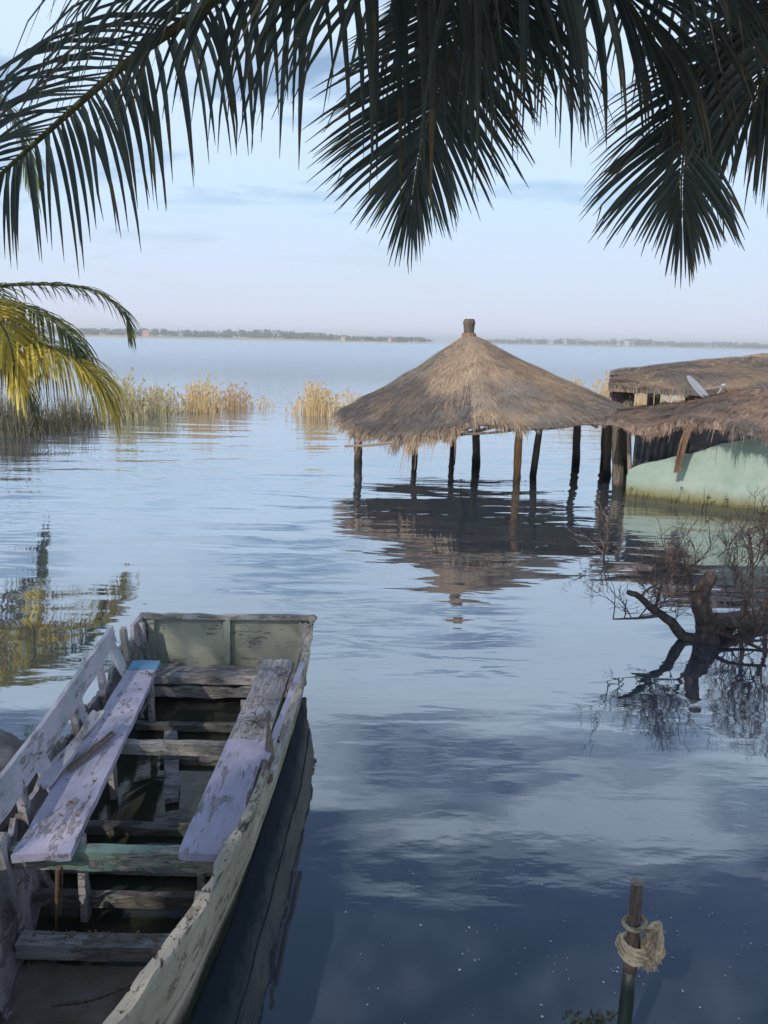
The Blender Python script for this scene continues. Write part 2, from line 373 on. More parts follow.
# ------------------------------------------------------------------ setting
def water():
    mb = MB(); xs = [-3000, -300, -40, 40, 300, 3000]; ys = [-200, -10, 40, 300, 3000]
    for y in ys:
        for x in xs: mb.v.append(V((x, y, 0)))
    n = len(xs)
    for j in range(len(ys)-1):
        for i in range(n-1): mb.face([j*n+i, j*n+i+1, (j+1)*n+i+1, (j+1)*n+i])
    tag(mb.build('water', M['water']), kind='structure')
water()
def bank():
    mb = MB(); nx, ny = 90, 50
    for j in range(ny+1):
        for i in range(nx+1):
            x = -60+120*i/nx; y = -60+61.6*(j/ny)**.45
            edge = .9 + .35*n3((x*.5, 3, 0)) + max(0, abs(x)-6)*-.05
            h = min(1.0, max(-.6, (edge-y)*.75)) + .06*n3((x*.8, y*.8, 0))
            mb.v.append(V((x, y, h)))
    for j in range(ny):
        for i in range(nx):
            a = j*(nx+1)+i; mb.face([a, a+1, a+nx+2, a+nx+1])
    tag(mb.build('ground', M['soil'], smooth=True), kind='structure')
bank()
def far_shore():
    # a low sandy spit left of centre and a fainter one to the right, at their own distances
    for (xa, xb, Y, D) in ((-1100, 45, 760, 900), (110, 1500, 1150, 900)):
        mb = MB(); n = 60
        for i in range(n+1):
            x = xa+(xb-xa)*i/n; s = 14*n3((x*.01, 1, 0)); q = min(1, min(i, n-i)/6)
            for (dy, z) in ((s, -.4), (s+3, .5), (s+14, 1.2*q+.4), (D*q+20, 2.0*q+.4)): mb.v.append(V((x, Y+dy, z)))
        for i in range(n):
            for k in range(3): a = i*4+k; mb.face([a, a+4, a+5, a+1])
        tag(mb.build('far_land', M['farland']), kind='structure')
    # wooded strip
    for nm, (xa, xb, Y, cnt, hs) in {'l': (-900, 40, 790, 640, 8.), 'r': (120, 1250, 1190, 560, 9.)}.items():
        mb = MB()
        for _ in range(cnt):
            x = rnd(xa, xb); y = Y+rnd(0, 60); d = .5+.5*n3((x*.012, 5, 0))+.25*n3((x*.05, 9, 0))
            edge = min(1, (xb-x)/150) if nm == 'l' else min(1, (x-xa)/100)
            h = hs*(.35+.9*d)*rnd(.6, 1.25)*(.45+.55*edge)
            if d < .22: continue
            wv = rnd(3, 7)
            for k in range(34):
                c = V((x+random.gauss(0, wv*.45), y+random.gauss(0, wv*.45), 1.2+h*rnd(.15, 1)**.8))
                s = rnd(.5, 1.3); a = V((rnd(-1,1), rnd(-1,1), rnd(-1,1))).normalized()*s; b_ = V((rnd(-1,1), rnd(-1,1), rnd(-1,1))).normalized()*s
                mb.add([c-a-b_*.6, c+a-b_, c+a*.7+b_, c-a+b_*.8], [(0,1,2,3)])
        tag(mb.build('far_trees', M['far_tree']), 'thin hazy belt of trees along the far shore, ' + ('left of the hut' if nm == 'l' else 'right of the hut'), 'trees', kind='stuff')
far_shore()
def far_house(px, Y, wd, h, wall, roof, label):
    p = P(px, 330, Y); p.z = 1.2
    t = thing('far_house', p, label, 'house', 'tiny houses on the far shore')
    mb = MB(); a = wd/2; x, y, z = p
    b0 = [(x-a,y,z),(x+a,y,z),(x+a,y+5,z),(x-a,y+5,z)]; b1 = [(q[0],q[1],z+h) for q in b0]
    mb.add(b0+b1, [(0,1,5,4),(1,2,6,5),(2,3,7,6),(3,0,4,7)]); mb.build('wall', wall, t)
    mb = MB(); mb.add([(x-a-.5,y-.5,z+h),(x+a+.5,y-.5,z+h),(x+a+.5,y+5.5,z+h),(x-a-.5,y+5.5,z+h),(x-a-.5,y+2.5,z+h+1.6),(x+a+.5,y+2.5,z+h+1.6)],
        [(0,1,5,4),(2,3,4,5),(0,4,3),(1,2,5),(0,3,2,1)]); mb.build('roof', roof, t)
fw = simple('pale_far_wall', [(.4,.39,.37),(.46,.45,.43),(.5,.49,.47)], 1, None, .9, 0); fr = simple('red_far_roof', [(.35,.14,.10),(.42,.18,.13),(.5,.25,.18)], 1, None, .9, 0)
fwr = simple('pink_far_wall', [(.32,.18,.15),(.38,.22,.18),(.42,.26,.22)], 1, None, .9, 0)
far_house(146, 775, 6, 4, fwr, fr, 'tiny reddish building among the trees at the left end of the far shore')
far_house(343, 770, 3.5, 2.2, fw, fr, 'tiny white house on the far shore just left of the hut roof')
far_house(390, 772, 3, 2, fw, fr, 'tiny white house at the thin right end of the left far shore')
far_house(628, 1170, 6, 5, fw, fw, 'tiny pale building on the hazy far shore right of the hut')

# haze
hb = MB(); X0, X1, Y0, Y1, Z0, Z1 = -3050, 3050, -250, 3050, -2.2, 14
hb.add([(X0,Y0,Z0),(X1,Y0,Z0),(X1,Y1,Z0),(X0,Y1,Z0),(X0,Y0,Z1),(X1,Y0,Z1),(X1,Y1,Z1),(X0,Y1,Z1)], [(3,2,1,0),(4,5,6,7),(0,1,5,4),(1,2,6,5),(2,3,7,6),(3,0,4,7)])
hm = bpy.data.materials.new('haze_air'); hm.use_nodes = True; hn = hm.node_tree
hn.nodes.remove(hn.nodes['Principled BSDF']); pv = N(hn, 'ShaderNodeVolumePrincipled')
pv.inputs['Color'].default_value = (.88, .94, 1, 1); pv.inputs['Density'].default_value = .0008; pv.inputs['Anisotropy'].default_value = .1
hn.links.new(pv.outputs[0], hn.nodes['Material Output'].inputs['Volume'])
tag(hb.build('haze', hm), kind='stuff')

# ------------------------------------------------------------------ palms
def frond(pts, length=.75, width=.034, n=46, mat=None, parent=None, start=.15, droop=1.1, side=1.0, fwd=.75, thick=.016, jag=.12, up=None, taper=.55):
    """rachis through pts (first point in the crown), folded leaflets on both sides"""
    rp = bez(pts, 40); tot = len(rp)
    mb = MB()
    for i in range(n):
        u = start + (1-start)*(i+rnd(-.25,.25))/n; u = min(max(u, 0), .999)
        k = min(int(u*(tot-1)), tot-2); fr = u*(tot-1)-k
        p = rp[k].lerp(rp[k+1], fr); T = (rp[min(k+2, tot-1)]-rp[max(k-1, 0)]).normalized()
        upv = up or V((0,0,1)); S = T.cross(upv)
        if S.length < .25: S = S + V((1,0,0))*.6
        S.normalize(); Nn = S.cross(T).normalized()
        prof = (math.sin(math.pi*min(1, .12+.80*(u-start)/(1-start)+.08)))**taper; prof = max(prof, .5 if u > .7 else 0)
        for s in (-1, 1):
            if random.random() < jag*.5: continue
            L = length*prof*rnd(.85, 1.1); 
            uu = (u-start)/(1-start); d = (S*s*side*rnd(.85,1.15)*(1-uu**5) + T*(fwd*(.6+.8*u+.9*uu**4)) + Nn*rnd(-.12,.18)).normalized()
            q = p + S*s*thick*.6; wv = width*rnd(.8, 1.15)*(.6+.4*prof); segs = 6; o = len(mb.v)
            kink = rnd(.5,.8) if random.random() < jag else 2; dr = droop*rnd(.75, 1.25)
            for j in range(segs+1):
                v_ = j/segs; wid = wv*(.45+.55*min(1, v_*5))*(1-v_**2.6)*.5 + .0008
                wdir = d.cross(Nn); 
                if wdir.length < .05: wdir = T.copy()
                wdir.normalize(); nn = wdir.cross(d).normalized()
                mb.v += [q - wdir*wid + nn*wid*.45, q.copy(), q + wdir*wid + nn*wid*.45]
                step = L/segs; q = q + d*step
                d = (d + V((0,0,-1))*dr*(.25+.9*v_)*(1/segs)*1.6).normalized()
                if v_ > kink: d = (d + V((rnd(-.3,.3), rnd(-.3,.3), -1.2))).normalized(); kink = 3
            tipn = random.choice((1, 2, 2)) if random.random() < .35 else 0
            for j in range(segs):
                a = o+j*3; mm_ = 1 if j >= segs-tipn else 0; mb.face([a, a+1, a+4, a+3], mm_); mb.face([a+1, a+2, a+5, a+4], mm_)
    f = mb.build('frond', [mat, M['tip']], parent, smooth=False)
    rb = MB(); tube(rb, rp, [thick*(1.5-1.25*i/(tot-1)) for i in range(tot)], 6)
    rb.build('rachis', M['rachis'], f, smooth=True)
    return f

crown = V((.75, -.1, 4.9)); base = V((1.5, -1.3, .85))
palm = thing('coconut_palm', base, 'tall coconut palm leaning overhead whose dark fronds hang across the top of the view', 'palm tree', 'coconut palms')
tb = MB(); tp = bez([base-V((0,0,.2)), base.lerp(crown, .3)+V((.15,-.05,0)), base.lerp(crown, .7)+V((.1,-.1,0)), crown], 40)
tube(tb, tp, [.19-.09*i/39+.012*(i%2) for i in range(40)], 14, wob=.1); tb.build('trunk', M['bark'], palm, smooth=True)
cr_ = crown
FR = M['frond']
frond([cr_, P(430,-170,2.1), P(225,-8,2.6), P(128,62,2.8), P(52,128,3.0), P(-10,185,3.1), P(-70,250,3.15)], .68, .021, 78, FR, palm, .22, 2.3, .62, .45, jag=.25, taper=.9)
frond([cr_, P(500,-150,2.5), P(468,-5,3.0), P(444,80,3.2), P(422,145,3.3), P(412,200,3.35)], .56, .017, 96, FR, palm, .3, .30, 1.15, .72, thick=.010, jag=.04, taper=.8)
frond([cr_, P(600,-190,1.8), P(470,-95,2.1), P(370,-62,2.3), P(290,-45,2.5), P(215,-10,2.6)], 1.05, .025, 50, FR, palm, .25, 2.6, .55, .35, jag=.25)
frond([cr_, P(520,-180,2.1), P(480,-90,2.4), P(540,-60,2.7), P(610,-20,2.9), P(655,40,3.0)], 1.0, .023, 62, FR, palm, .2, 1.8, .6, .7, jag=.12)
frond([cr_, P(430,-150,2.2), P(390,-60,2.5), P(420,-30,2.8), P(470,5,3.0), P(520,35,3.1)], .86, .020, 50, FR, palm, .2, 2.2, .65, .7, jag=.12)
frond([cr_, P(860,-130,2.6), P(790,-5,3.0), P(728,62,3.2), P(692,120,3.3), P(682,170,3.35), P(682,218,3.4)], .56, .017, 96, FR, palm, .3, .6, 1.2, .70, thick=.010, jag=.06, taper=.8)
frond([cr_, P(900,-190,2.4), P(850,-60,2.9), P(800,20,3.1), P(768,70,3.2), P(750,110,3.3)], .66, .022, 62, FR, palm, .25, 1.5, .8, .7, jag=.1)
frond([cr_, P(650,-200,2.2), P(640,-110,2.6), P(690,-60,2.9), P(745,-30,3.1), P(800,0,3.2)], .74, .023, 56, FR, palm, .2, 1.9, .7, .7, jag=.1)
for k in range(4):                                     # the rest of the crown, above and behind the viewer
    a = R(150+k*36); 
    e = V((math.cos(a), math.sin(a), 0))
    if e.y > .55: continue
    frond([cr_, cr_+e*1.0+V((0,0,.7)), cr_+e*2.2+V((0,0,.5)), cr_+e*3.1+V((0,0,-.5))], .8, .05, 44, FR, palm, .15, 1.2)

# young palm at the left, over the water
def side_palm():
    c = P(-75, 318, 13); b = V((c.x-.6, 13.3, -.3))
    t = thing('coconut_palm', b, 'short coconut palm at the left edge with yellowing fronds drooping over the water', 'palm tree', 'coconut palms')
    tb = MB(); pts = bez([b, b.lerp(c,.5)+V((-.15,0,0)), c], 24); tube(tb, pts, [.2-.07*i/23 for i in range(24)], 10, wob=.15); tb.build('trunk', M['bark'], t, smooth=True)
    g, y = M['fr_green'], M['fr_yell']
    D = 13
    K = dict(jag=.1, thick=.028)
    frond([c, P(-20,290,D), P(40,284,D), P(92,290,D), P(122,312,D), P(130,332,D)], .75, .04, 60, g, t, .1, 1.7, .7, .8, **K)
    frond([c, P(-20,300,D-.4), P(22,306,D-.6), P(55,322,D-.8), P(76,345,D-.9), P(86,372,D-.9)], .8, .045, 56, g, t, .1, 2.0, .7, .7, **K)
    tag(frond([c, P(-30,335,D-.6), P(12,338,D-.9), P(55,350,D-1.1), P(90,372,D-1.2), P(108,400,D-1.2)], 1.35, .038, 130, y, t, .1, 2.8, .6, .5, **K), 'bright yellow frond')
    tag(frond([c, P(-30,300,D-.9), P(-12,310,D-1.4), P(8,338,D-1.6), P(18,385,D-1.6)], 1.15, .038, 90, y, t, .1, 2.4, .6, .5, **K), 'dull yellow frond')
    frond([c, P(-50,290,D+.5), P(-15,330,D+.9), P(20,372,D+1), P(35,410,D+1)], 1.0, .05, 46, g, t, .1, 2.0, .7, .6, **K)
    for a in (60, 120, 165, 200, 240, 290):
        e = V((math.cos(R(a)), math.sin(R(a)), 0))
        if e.x > .3: e.x = .2
        frond([c, c+e*.9+V((0,0,.55)), c+e*1.9+V((0,0,.3)), c+e*2.7+V((0,0,-.6))], 1.0, .05, 40, g, t, .1, 1.8)
side_palm()
def back_palm():
    c = P(-200, 90, 9.5); b = V((c.x-1.2, 9.2, -.2))
    t = thing('coconut_palm', b, 'palm beyond the left edge, one pale frond tip showing under the dark frond', 'palm tree', 'coconut palms')
    tb = MB(); pts = bez([b, b.lerp(c,.5)+V((-.3,0,0)), c], 24); tube(tb, pts, [.2-.07*i/23 for i in range(24)], 10, wob=.15); tb.build('trunk', M['bark'], t, smooth=True)
    frond([c, P(-70,60,9.5), P(-15,85,9.5), P(20,130,9.5), P(34,190,9.5)], .7, .03, 60, M['fr_green'], t, .1, 1.4, .8, .8)
    for a in (80, 130, 170, 210, 250, 300):
        e = V((math.cos(R(a)), math.sin(R(a)), 0))
        if e.x > .2: e.x = .1
        frond([c, c+e*1.0+V((0,0,.6)), c+e*2.1+V((0,0,.4)), c+e*2.9+V((0,0,-.6))], .9, .05, 40, M['fr_green'], t, .1, 1.4)
back_palm()

# broad tree added out of view behind the viewer to shade boat and fronds
def added_shade_tree(x, y, zc, rad, n, label):
    b = V((x-.5, y, .8)); t = thing('added_shade_tree', b, label, 'tree')
    mb = MB(); top = V((x, y, zc))
    tube(mb, bez([b-V((0,0,.2)), b.lerp(top,.5)+V((.2,.1,0)), top], 14), [.28-.012*i for i in range(14)], 10, wob=.2); mb.build('trunk', M['deadwood'], t, smooth=True)
    for k in range(6):
        a = k*1.05; lb = MB(); e = top+V((math.cos(a)*rad*.7, math.sin(a)*rad*.7, rnd(-.5,1.2)))
        s = b.lerp(top, .55+.06*k); tube(lb, bez([s, s.lerp(e,.5)+V((0,0,.3)), e], 10), [.10-.008*i for i in range(10)], 6); lb.build('limb', M['deadwood'], t, smooth=True)
    mb = MB(); cl = [top+V((random.gauss(0,rad*.42), random.gauss(0,rad*.42), random.gauss(0, 1.0))) for _ in range(150)]
    for i in range(n):
        q = random.choice(cl); p = q+V((random.gauss(0,.9), random.gauss(0,.9), random.gauss(0,.6)))
        if p.y > .9 and abs(p.x) < 3: continue
        s = rnd(.045,.07); d = V((rnd(-1,1),rnd(-1,1),rnd(-.7,.3))).normalized(); e = d.cross(V((rnd(-1,1),rnd(-1,1),rnd(-1,1)))).normalized()
        mb.add([p, p+d*s+e*s*.4, p+d*s*2, p+d*s-e*s*.4], [(0,1,2,3)])
    mb.build('crown', M['treeleaf'], t)
added_shade_tree(-6.1, -5.2, 9.8, 5.2, 36000, 'unseen leafy tree added behind the viewer to shade the boat')

# ------------------------------------------------------------------ boat
XC = -1.10
def lerp_tab(tab, y):
    for (a, va), (b, vb) in zip(tab, tab[1:]):
        if y <= b:
            t = max(0, (y-a)/(b-a)); t = t*t*(3-2*t)*.4+t*.6; return va+(vb-va)*t
    return tab[-1][1]
HW = [(1.0,.03),(1.4,.25),(1.9,.43),(2.4,.515),(3.0,.575),(3.8,.61),(4.6,.635),(5.34,.62)]
HWL = [(1.0,.03),(1.4,.17),(1.9,.28),(2.4,.385),(2.8,.46),(3.2,.545),(3.8,.61),(4.6,.635),(5.34,.62)]
HZ = [(1.0,.78),(1.9,.64),(2.5,.57),(3.2,.52),(4.0,.50),(5.34,.56)]
boat = thing('rowing_boat', (XC, 3.2, 0), 'derelict flooded wooden rowing boat with peeling lavender and green paint', 'boat')
def hull_side(s, name, topf):
    mb = MB(); n = 120; K = 8; y0, y1 = 1.0, 5.34
    def sec(y, v):                        # v 0 bottom..1 top of full side
        hw = lerp_tab(HW if s > 0 else HWL, y); zt = lerp_tab(HZ, y); z = -.2+(zt+.2)*v
        fl = .17*min(1, hw/.3)*(1-v)**1.4
        return hw-fl, z
    for side in (0, 1):
        for i in range(n+1):
            y = y0+(y1-y0)*i/n; tv = topf(y)
            for k in range(K+1):
                x, z = sec(y, tv*k/K)
                j = .004*n3((y*6, k*1.7, s*3)) + .006*math.sin(z*26)*(.4)
                x -= .024*side; mb.v.append(V((XC+s*(x+j), y, z)))
    st = (n+1)*(K+1)
    for i in range(n):
        for k in range(K):
            a = i*(K+1)+k; b_ = a+K+1
            mb.face([a, b_, b_+1, a+1], 0); mb.face([a+st, a+1+st, b_+1+st, b_+st], 1)
        a = i*(K+1)+K; mb.face([a, a+K+1, a+K+1+st, a+st], 1)
    for i in (0, n):
        for k in range(K): a = i*(K+1)+k; mb.face([a, a+1, a+1+st, a+st], 1)
    return mb.build(name, [M['hull_out'], M['hull_in']], boat)
def top_r(y): return 1.0 - (.03*max(0, n3((y*4, 1, 0))) + .05*max(0, n3((y*13, 4, 0))))
def top_l(y):
    v = 1.0
    if 2.55 < y < 5.1:
        v = .82 + .08*n3((y*2.3, 8, 0)) + .07*(1 if n3((y*5, 3, 1)) > .1 else 0) + .05*n3((y*17, 2, 0))
        if y > 4.75: v = min(1, v+(y-4.75)*.2)
    return v
hull_side(1, 'hull_side', top_r); hull_side(-1, 'hull_side', top_l)
mb = MB()                                   # flat bottom
for i in range(41):
    y = 1.02+4.3*i/40; hw = max(.01, lerp_tab(HW, y)-.18); hl = max(.01, lerp_tab(HWL, y)-.18)
    mb.v += [V((XC-hl, y, -.185)), V((XC+hw, y, -.185))]
for i in range(40): mb.face([2*i, 2*i+1, 2*i+3, 2*i+2])
mb.build('hull_bottom', M['mud'], boat)
# transom with frame
YT = 5.33
tr = MB(); K = 18
for j in range(9):
    v = j/8; z = -.2+.745*v
    for i in range(K+1):
        u = -1+2*i/K; x = (.60-.16*(1-v)**1.4)*u
        tr.v.append(V((XC+x, YT+.02*v+.004*n3((x*9, z*9, 0)), z+(.01*n3((x*8,0,5)) if j == 8 else 0))))
st = len(tr.v)
tr.v += [p+V((0,.035,0)) for p in tr.v[:st]]
for j in range(8):
    for i in range(K):
        a = j*(K+1)+i; tr.face([a, a+1, a+K+2, a+K+1]); tr.face([a+st, a+K+1+st, a+K+2+st, a+1+st])
for i in range(K): a = 8*(K+1)+i; tr.face([a, a+1, a+1+st, a+st])
tr_o = tr.build('transom', M['green_x'], boat)
mb = MB(); plank(mb, (XC-.615, YT-.012, .553), (XC+.63, YT-.004, .562), .035, .035, (0,0,1), .005, chip=.01); mb.build('top_rail', M['beam'], tr_o)
for x, ww in ((-.54,.06), (.0,.045), (.54,.055)):
    mb = MB(); plank(mb, (XC+x, YT-.022, .05), (XC+x, YT-.008, .53), ww, .03, (1,0,0), .005, chip=.01); mb.build('upright', M['green_x'], tr_o)
# stern ledge and cross beams
def beam(y, z, w_, h, x0, x1, mat, label=None, name='crossbeam', chip=.004, tilt=0):
    x0 = max(x0, XC-(lerp_tab(HWL, y)-.035-.17*(1-min(1,(z+.2)/.75))**1.4))
    mb = MB(); plank(mb, (x0, y, z), (x1, y, z+tilt), h, w_, (0,0,1), .004, chip=chip)
    o = mb.build(name, mat, boat)
    if label: o['label'] = label
    return o
beam(5.16, .185, .22, .05, XC-.54, XC+.54, M['beam'], 'grey ledge under the transom')
mb = MB(); plank(mb, (XC-.52, 5.05, .10), (XC+.52, 5.05, .12), .08, .02, (0,0,1), .006, chip=.03); mb.build('ledge_board', M['beam'], boat)
beam(4.66, .05, .05, .045, XC-.46, XC+.46, M['dark_beam'])
beam(4.28, .03, .05, .04, XC-.2, XC+.46, M['dark_beam'])
beam(3.86, .345, .05, .065, XC-.545, XC+.53, M['beam'], 'pale grey crossbeam between the benches')
beam(3.60, .03, .06, .05, XC-.42, XC+.42, M['dark_beam'])
beam(3.30, .05, .10, .05, XC-.43, XC+.44, M['beam'])
beam(2.92, .36, .06, .085, XC-.52, XC+.515, M['green_beam'], 'green and teal painted crossbeam at the near bench ends', chip=.006)
beam(3.02, .08, .04, .06, XC-.45, XC+.45, M['dark_beam'])
beam(2.72, .10, .08, .065, XC-.42, XC+.40, M['beam'], 'bare grey crossbeam above the muddy bow floor')
beam(2.28, .10, .06, .05, XC-.33, XC+.33, M['dark_beam'])
mb = MB(); plank(mb, G(172,800,.035), G(171,733,.03), .08, .03, (1,0,0), .004, chip=.006); mb.build('keelson', M['beam'], boat)
mb = MB()                                    # muddy floor of the bow
for j in range(31):
    y = 1.2+1.5*j/30; hw = max(.02, lerp_tab(HW, y)-.15); hl = max(.02, lerp_tab(HWL, y)-.13)
    for i in range(17):
        x = -hl+(hw+hl)*i/16; mb.v.append(V((XC+x, y, .03+.05*(2.7-y)/1.5+.016*n3((x*7, y*7, 0))+.006*n3((x*30,y*30,0)))))
for j in range(30):
    for i in range(16): a = j*17+i; mb.face([a, a+1, a+18, a+17])
mb.build('bow_floor', M['mud'], boat, smooth=True)
bw = MB()                                    # still, silty water lying inside the hull
for i in range(41):
    y = 1.3+4.0*i/40; hw = lerp_tab(HW, y)-.10; hl = lerp_tab(HWL, y)-.12; bw.v += [V((XC-hl, y, .012)), V((XC+hw, y, .012))]
for i in range(40): bw.face([2*i, 2*i+1, 2*i+3, 2*i+2])
bm_, bnt, bb = newmat('silty_bilge_water'); bno = noise_node(bnt, 3, 5, .6)
bnt.links.new(ramp(bnt, bno.outputs[0], [(.3, (.022,.030,.020)), (.7, (.055,.055,.038))]).outputs[0], bb.inputs['Base Color'])
bb.inputs['Roughness'].default_value = .06; bb.inputs['IOR'].default_value = 1.33; bump(bnt, bb, bno.outputs[0], .004)
tag(bw.build('bilge_water', bm_), kind='structure')
# benches along the sides
def bench(a0, a1, b0, b1, z, mats, cut, label):
    # a: left edge near/far, b: right edge near/far ; planks split at cut
    root = None
    for k, (u0, u1) in enumerate(zip(cut, cut[1:])):
        A = V(a0).lerp(V(a1), u0); B = V(b0).lerp(V(b1), u0); A2 = V(a0).lerp(V(a1), u1); B2 = V(b0).lerp(V(b1), u1)
        mb = MB(); g = .004 if k else 0
        plank(mb, ((A+B)/2)+V((0,g,0)), (A2+B2)/2, (B-A).length, .035, (1,0,0), .003, w2=(B2-A2).length, chip=.005)
        o = mb.build('bench' if root is None else 'bench_board', mats[k], boat if root is None else root)
        if root is None: root = o
    root['label'] = label
    return root
ZB = .43
L0, L1 = G(12,858,ZB), G(70,858,ZB); L2, L3 = G(133,663,ZB), G(161,663,ZB)
bench((L0.x,L0.y,ZB), (L2.x,L2.y,ZB), (L1.x,L1.y,ZB), (L3.x,L3.y,ZB), ZB, [M['lav_y'], M['blue']], [0, .925, 1], 'left bench, flaking lavender with a sky blue far end')
R0, R1 = G(177,857,ZB), G(232,857,ZB); R2, R3 = G(264,662,ZB), G(294,662,ZB)
bench((R0.x,R0.y,ZB), (R2.x,R2.y,ZB), (R1.x,R1.y,ZB), (R3.x,R3.y,ZB), ZB, [M['lav_y'], M['bench_grey']], [0, .47, 1], 'right bench, lavender near half and bare grey far half')
for x, yy in ((L1.x-.02, 2.98), (-1.45, 3.9), (-1.47, 4.7), (R0.x+.06, 2.99), (-.80, 4.3)):     # bench supports
    mb = MB(); plank(mb, (x, yy, -.1), (x, yy, ZB-.02), .05, .03, (0,1,0), .006, chip=.01); mb.build('bench_leg', M['beam'], boat)
# frames (ribs) up the sides
for s in (-1, 1):
    for yy in (2.45, 2.78, 3.15, 3.5, 3.95, 4.4, 4.85, 5.2):
        hw = lerp_tab(HW if s > 0 else HWL, yy); zt = lerp_tab(HZ, yy) - .02
        if s < 0 and 2.9 < yy < 5: zt += .10 if yy > 4 else .04
        mb = MB(); pts = [(XC+s*(hw-.20), yy, -.12), (XC+s*(hw-.10), yy, .12), (XC+s*(hw-.045), yy+.01, zt)]
        for q0, q1 in zip(pts, pts[1:]): plank(mb, q0, q1, .045, .035, (0,1,0), .007, chip=.012)
        mb.build('rib', M['hull_in'] if s < 0 or yy > 3 else M['beam'], boat)
# right gunwale strip, cracked, in several lengths
gy = [1.05, 1.55, 2.05, 2.42, 3.05, 3.6, 4.2, 4.72, 5.3]
for k, (a, b_) in enumerate(zip(gy, gy[1:])):
    mb = MB(); n = 7
    for q in range(n):
        ya = a+(b_-a)*q/n+(.008 if q == 0 else 0); yb = a+(b_-a)*(q+1)/n-(.012 if q == n-1 else 0)
        plank(mb, (XC+lerp_tab(HW,ya)-.010+.008*n3((ya*3,k,0)), ya, lerp_tab(HZ,ya)+.012+.006*(k%2)), (XC+lerp_tab(HW,yb)-.010+.008*n3((yb*3,k,0)), yb, lerp_tab(HZ,yb)+.012+.006*(k%2)), .042, .022, (1,0,0), .006, chip=.018, seg=.03)
    mb.build('gunwale', M['gunwale'], boat)
    if b_ <= 2.8:
        mb = MB(); plank(mb, (XC-lerp_tab(HWL,a)+.008, a, lerp_tab(HZ,a)+.012), (XC-lerp_tab(HWL,b_)+.008, b_, lerp_tab(HZ,b_)+.012), .04, .022, (1,0,0), .006, chip=.015)
        mb.build('gunwale', M['gunwale'], boat)
# outer rubbing strake on the starboard side
mb = MB(); yy = [1.3+.25*i for i in range(17)]
for a, b_ in zip(yy, yy[1:]):
    f_ = lambda y: (XC+lerp_tab(HW,y)-.17*(.35**1.4)*min(1,lerp_tab(HW,y)/.3)+.008, y, lerp_tab(HZ,y)*.6-.02)
    plank(mb, f_(a), f_(b_), .02, .012, (0,0,1), .002, chip=0)
mb.build('rubbing_strake', M['hull_out'], boat)
# raised left board
A = G(-10, 812, .62); A = P(-12, 815, 2.85); B = P(113, 634, 4.72)
mb = MB(); mid = P(45, 738, 3.5)
plank(mb, A, mid, .16, .024, (-.15,0,1), .003, w2=.15, chip=.006); plank(mb, mid, B, .15, .024, (-.15,0,1), .003, w2=.11, chip=.006)
tag(mb.build('side_board', M['lav_grey'], boat), 'long warped lavender board rising above the left side')
for (q0, q1, ww) in ((P(112,648,4.68), P(131,682,4.62), .055), (P(76,700,4.02), P(92,740,3.98), .05), (P(38,755,3.38), P(58,795,3.34), .055)):
    mb = MB(); plank(mb, q0, q1, ww, .03, (.6,.8,0), .006, chip=.015); mb.build('stanchion', M['lav_grey'], boat)

# loose things lying in the boat
def loose(name, a, b_, w_, t_, mat, label, cat, wdir=(1,0,0), group='loose wood lying in the boat', rough=.005):
    mb = MB(); plank(mb, a, b_, w_, t_, wdir, rough, chip=.01 if rough > .002 else 0); return tag(mb.build(name, mat, origin=V(a)), label, cat, group)
def on(px, py, z): return G(px, py, z)
loose('loose_plank', on(42,786,ZB+.035), on(99,712,ZB+.16), .065, .02, M['lav_grey'], 'narrow pale loose plank lying slanted along the left bench of the boat', 'plank')
loose('broken_lath', on(68,770,ZB+.035), on(113,733,ZB+.045), .028, .018, M['stick'], 'short brown splintered lath lying across the left bench', 'lath', (1,0,0))
loose('lavender_batten', P(266,758,3.30), P(302,664,4.45), .030, .022, M['lav_y'], 'long lavender batten leaning between the right bench and the hull side', 'batten', (1,0,-.4), rough=.0015)
loose('pale_batten', P(272,772,3.25), P(300,690,4.1), .022, .02, M['bench_grey'], 'thinner pale batten beside the lavender one against the right hull side', 'batten', (1,0,-.4), rough=.0015)
loose('upright_stick', P(270,783,3.33), P(269,712,3.38), .028, .028, M['stick'], 'dark stick standing upright at the edge of the right bench', 'stick', (1,0,0))
def twigs_on(c, n, L, label, name='twig_bunch'):
    mb = MB()
    for _ in range(n):
        p = V(c)+V((rnd(-.01,.01), rnd(-.01,.01), .0)); a = rnd(0, 6.3); d = V((math.cos(a), math.sin(a), rnd(0,.35)))
        q = p+d*rnd(.4,1)*L; tube(mb, [p, p.lerp(q,.5)+V((rnd(-.01,.01),rnd(-.01,.01),.01)), q], [.003,.0025,.0015], 4)
    tag(mb.build(name, M['stick'], origin=c), label, 'twigs', 'dry twigs in the boat')
twigs_on(G(258,722,ZB+.03), 16, .12, 'tangle of dry twigs on the right bench beside the upright stick')
twigs_on(G(279,675,ZB+.03), 7, .14, 'few dry twigs at the far end of the right bench')
twigs_on(G(150,675,ZB+.03), 8, .09, 'brown twigs and bark crumbs on the blue end of the left bench')
mb = MB(); tube(mb, bez([G(52,1005,.09), G(90,1000,.10), G(132,984,.10)], 8), .008, 5); tag(mb.build('bow_stick', M['stick'], origin=G(52,1005,.09)), 'thin brown stick lying on the muddy bow floor', 'stick')
mb = MB(); tube(mb, bez([G(58,868,.40), P(57,900,2.85), P(56,930,2.86)], 8), [.012,.010,.010,.009,.008,.007,.005,.003], 6); tube(mb, bez([G(62,866,.40), P(62,890,2.86), P(60,915,2.86)], 6), .004, 4)
tag(mb.build('hanging_fibre', M['strap'], origin=G(58,868,.4)), 'brown strip of fibre hanging from the green crossbeam', 'fibre')

